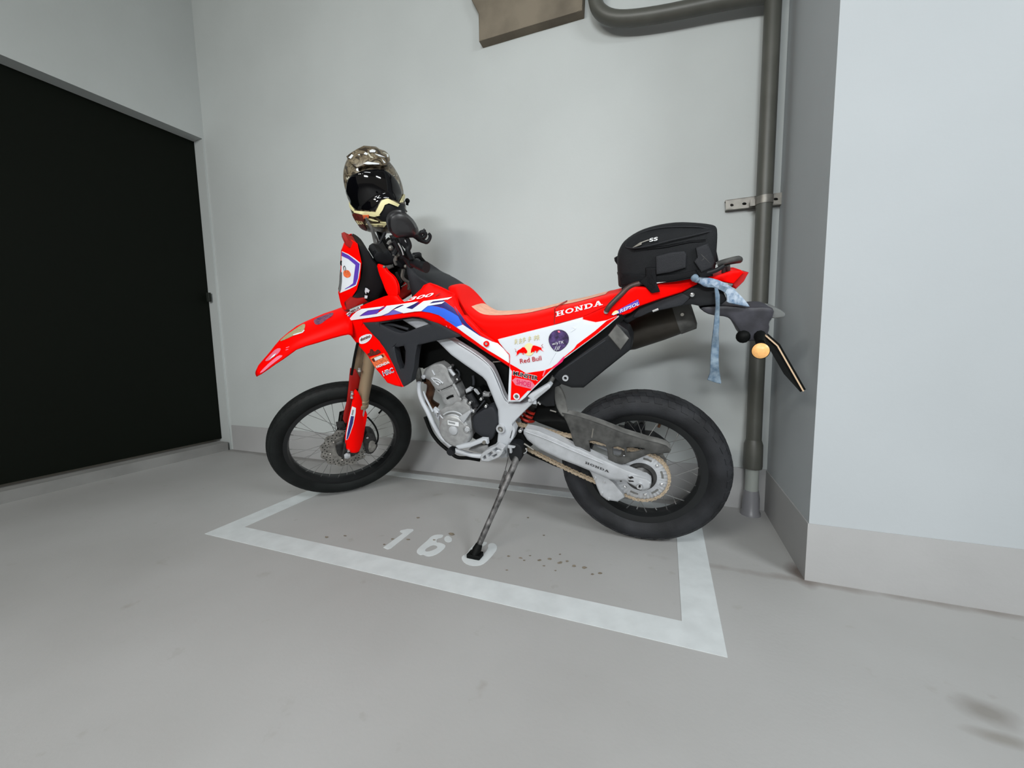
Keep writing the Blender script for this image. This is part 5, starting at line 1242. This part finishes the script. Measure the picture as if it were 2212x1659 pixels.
HP('visor', '302,640 325,500 345,440 400,380 480,350 560,320 640,303 760,298 860,305 930,345 1010,410 1060,480 1098,560 1124,640 1115,700 1062,775 1000,750 900,714 818,745 770,830 735,905 600,892 445,882 380,820 325,740', .012, 'visor', lift=.004, rnd=4, drop=.006)
HP('nose_guard', '900,716 1060,790 1170,800 1230,760 1240,900 1330,1040 1370,1190 1240,1275 1000,1200 860,1100 880,1050 820,1035 760,990 720,960 800,965 830,850', .010, 'black', lift=.005, sm=True)
HP('trim', '735,905 775,820 820,742 902,714 1058,792 1035,826 915,778 860,800 830,870 775,950 735,940', .003, 'cream', lift=.013, rnd=0, label='cream trim line')
HP('trim', '440,882 735,905 800,950 720,965 640,950 640,985 775,1030 700,1025 600,985 575,935 450,905', .003, 'cream', lift=.010, rnd=0, label='cream trim line')
HP('trim', '610,1065 760,1068 870,1060 800,1040 880,1042 890,1065 850,1110 700,1095', .003, 'cream', lift=.010, rnd=0, label='cream trim line')
HP('trim', '300,690 318,690 350,770 440,885 420,895 330,800', .003, 'cream', lift=.004, rnd=0); HP('trim', '450,1020 560,1035 575,1080 490,1075', .003, 'cream', lift=.006, rnd=0)
HP('trim', '565,935 650,935 645,975 580,980', .003, 'orange_st', lift=.013, rnd=0, label='orange mark')
HP('trim', '1075,775 1130,660 1155,665 1120,770', .003, 'cream', lift=.006, rnd=0)
HP('chin_side', '400,920 560,935 590,1020 560,1060 640,1190 520,1140 490,1080 440,1010', .004, 'brown_st', lift=.006, rnd=1, sm=True)
# peak over the visor
mb = MB(); pk = z('M', '372,185 430,140 510,90 590,48 745,62 790,95 870,120 915,180 920,240 880,290 800,300 740,275 640,280 560,320 500,340 440,290 400,240')
mb.panel(pk, hel, .006, rnd=2, drop=.003, step=5, lift=.024); mb.build('peak', 'camo', HT, angle=60)
for s_ in ('665,125 700,112 740,125 735,150 670,150', '595,170 615,145 645,165 635,185', '410,215 450,170 470,190 440,230', '720,165 790,180 860,215 780,200', '870,180 890,170 895,205 880,215', '520,175 550,170 545,190', '590,290 640,265 780,285 785,300 640,300', '505,350 530,345 535,385 510,375', '810,225 860,280 840,285'): HP('peak_mark', s_, 0, 'label', lift=.0265, rnd=0)
mb = MB(); mb.ball(hp_(1195, 755, .03), .011, 12); mb.tube([hp_(1195, 755, .03), hp_(1190, 820, .03)], .006, 8, smooth=False); mb.build('visor_knob', 'blackd', HT)
mb = MB(); mb.tube([hp_(1130, 780, .04), hp_(1165, 850, .04), hp_(1150, 920, .04), hp_(1190, 900, .04)], .0035, 8); mb.build('chin_strap', 'stand', HT)
mb = MB(); mb.tube([hp_(600, 1000, .13), hp_(640, 1080, .12), hp_(720, 1230, .10), hp_(770, 1340, .08), hp_(740, 1480, .05)], .0055, 8); mb.build('mirror_stem', 'dusty', MC)

# ================================================================== TAIL BAG
BG = thing('tail_bag', 'black nylon tail bag with grey logo strapped on the rear luggage rack', 'bag', Q(z1('F', '560,640'), 0))
gT = z('F', '148,420 165,362 215,283 330,205 470,157 640,130 800,133 930,148 975,166 985,200')
gB = z('F', '145,670 165,690 240,682 345,660 480,658 640,640 790,612 900,590 965,565 990,540')
gW = [.055, .085, .10, .11, .115, .118, .118, .112, .10, .08]
mb = MB(); mb.grid(loft(dens(gT), dens(gB), densw(gW), nexp=4.5, tk=-.25), closed_u=True, cap=True); bagb = mb.build('bag_body', 'bag', BG, angle=60)
def bgf(px, py):
    x = px; i = 0
    T_ = lerpk(x, [p for p in gT]); B_ = lerpk(x, [(b[0], b[1]) for b in gB]); w_ = lerpk(x, [(b[0], w) for b, w in zip(gB, gW)])
    cs = max(0.02, min(1, (py-T_)/(B_-T_))); a = max(0, 1-cs)**(4.5/2); ang = math.acos(min(1, a)); return w_*math.sin(ang)**(2/4.5)
BS = BP(0, bgf)
def seam(s, r, m='strap', par=None, lift=.001, name='piping'):
    mb = MB(); mb.tube([BS.at(*q, lift) for q in z('F', s)], r, 6); return mb.build(name, m, par or BG)
seam('170,378 260,380 400,355 560,335 760,295 900,285 975,262', .0035)
seam('205,338 280,348 420,325 600,280 780,240 900,212 975,195', .002, 'bag2', lift=.014); seam('205,330 260,260 370,205 520,170 700,160 850,165 968,185', .002, 'bag2', lift=.014)
seam('165,365 250,365 420,342 600,300 800,262 970,228', .0022, 'bag2', name='zip')
def BPn(name, s, th, m, rnd=3, drop=.006, lift=.008, par=None, label=None):
    mb = MB(); mb.panel(z('F', s), BS, th, rnd=rnd, drop=drop, step=5, lift=lift); return mb.build(name, m, par or BG, label=label)
BPn('bag_lid', '172,368 208,298 332,222 472,176 640,150 800,152 905,165 962,182 968,252 900,278 760,290 560,330 400,350 260,374', .010, 'bag', lift=.007, rnd=3)
BPn('side_pocket', '470,420 600,385 720,372 740,400 735,520 600,560 475,580', .014, 'bag2', lift=.012)
BPn('end_flap', '820,345 925,305 990,465 965,520 870,560 805,465 835,430', .014, 'bag2', lift=.014)
BPn('end_flap', '380,520 475,515 480,700 430,740 385,690', .006, 'strap', lift=.010); BPn('lower_band', '150,560 330,575 470,590 640,575 800,545 940,520 945,560 800,600 640,632 470,655 330,650 160,680', .004, 'strap', lift=.005, rnd=2)
BPn('strap', '330,640 430,560 500,700 510,730 440,742 400,700', .004, 'strap', lift=.010, rnd=1); BPn('strap', '820,540 960,520 960,590 900,600 860,600', .004, 'strap', lift=.008, rnd=1)
mb = MB(); mb.tube([BS.at(*q, .013) for q in z('F', '865,400 900,435 945,480')], .0012, 6); mb.tube([BS.at(*q, .013) for q in z('F', '920,410 890,440 870,460')], .0012, 6); mb.build('stitching', 'guard', BG)
P1('front_tab', z('F', '108,432 150,408 168,420 165,490 135,495 112,460'), .03, .06, 'strap', BG, rnd=2)
P1('front_tab', z('F', '132,560 160,555 160,600 140,590'), .03, .06, 'strap', BG, rnd=1)
tubeb('buckle_strap', z('F', '955,285 975,330 990,390 1010,470'), .05, [.005, .0055, .005, .004], 'strap', BG)
for q in ('960,290', '970,345', '985,380'): P1('buckle', [(x+a, y+b) for (x, y) in [z1('F', q)] for a, b in ((-3.2, -3), (3, -3.6), (4.6, 3), (-1.6, 4))], .058, .012, 'strap', BG, rnd=1)
mb = MB(); text(mb, 'SS', z1('F', '415,293'), z1('F', '488,278'), (.6, -7.2), BS, lift=.0165, bold=.02); mb.build('lettering', 'label', bagb)
mb = MB(); mb.panel(z('F', '265,345 330,300 400,275 440,272 400,282 350,300 345,318 300,335'), BS, 0, lift=.016, step=4); mb.build('logo', 'galv', bagb)
mb = MB(); mb.tube([Q(q, .118) for q in z('F', '480,652 620,625 760,594')], .0022, 6); mb.build('cord', 'label', BG)

# ================================================================== DENIM TIE
DT = thing('denim_tie', 'faded blue denim strip knotted to the tail with one end hanging down', 'cloth strip', Q(z1('F', '985,1530'), .10))
df_ = lambda px, py: .115-.035*max(0, min(1, (px-1510)/110))
mb = MB(); mb.panel(smooth_poly(z('F', '790,590 830,582 900,600 1000,620 1100,662 1200,745 1300,860 1270,862 1170,840 1090,825 1095,790 1080,740 1020,705 960,690 900,690 850,655 800,640')), BP(0, df_), .012, rnd=3, drop=.008, step=5); mb.build('tie_band', 'denim', DT)
mb = MB(); mb.ball(Q(z1('F', '812,608'), .118), .012, 10); mb.ball(Q(z1('F', '830,625'), .118), .009, 10); mb.build('knot', 'denim2', DT)
mb = MB(); mb.panel(z('F', '985,700 1015,700 1032,760 1030,900 1028,1000 1022,1100 1025,1200 1022,1300 1025,1400 1045,1525 1035,1535 980,1520 922,1500 945,1440 950,1300 962,1150 975,1050 985,950 995,850 990,760'), BP(0, lambda x, y: .12+.006*math.sin(y*.09)), .006, rnd=2, drop=.004, step=5); mb.build('tie_end', 'denim2', DT)
for s_ in ('1030,668 1100,690 1080,735 1020,705', '880,660 960,665 1000,690 930,690'): 
    mb = MB(); mb.panel(z('F', s_), BP(0, df_), 0, lift=.002, step=5); mb.build('fold', 'denim2', DT)
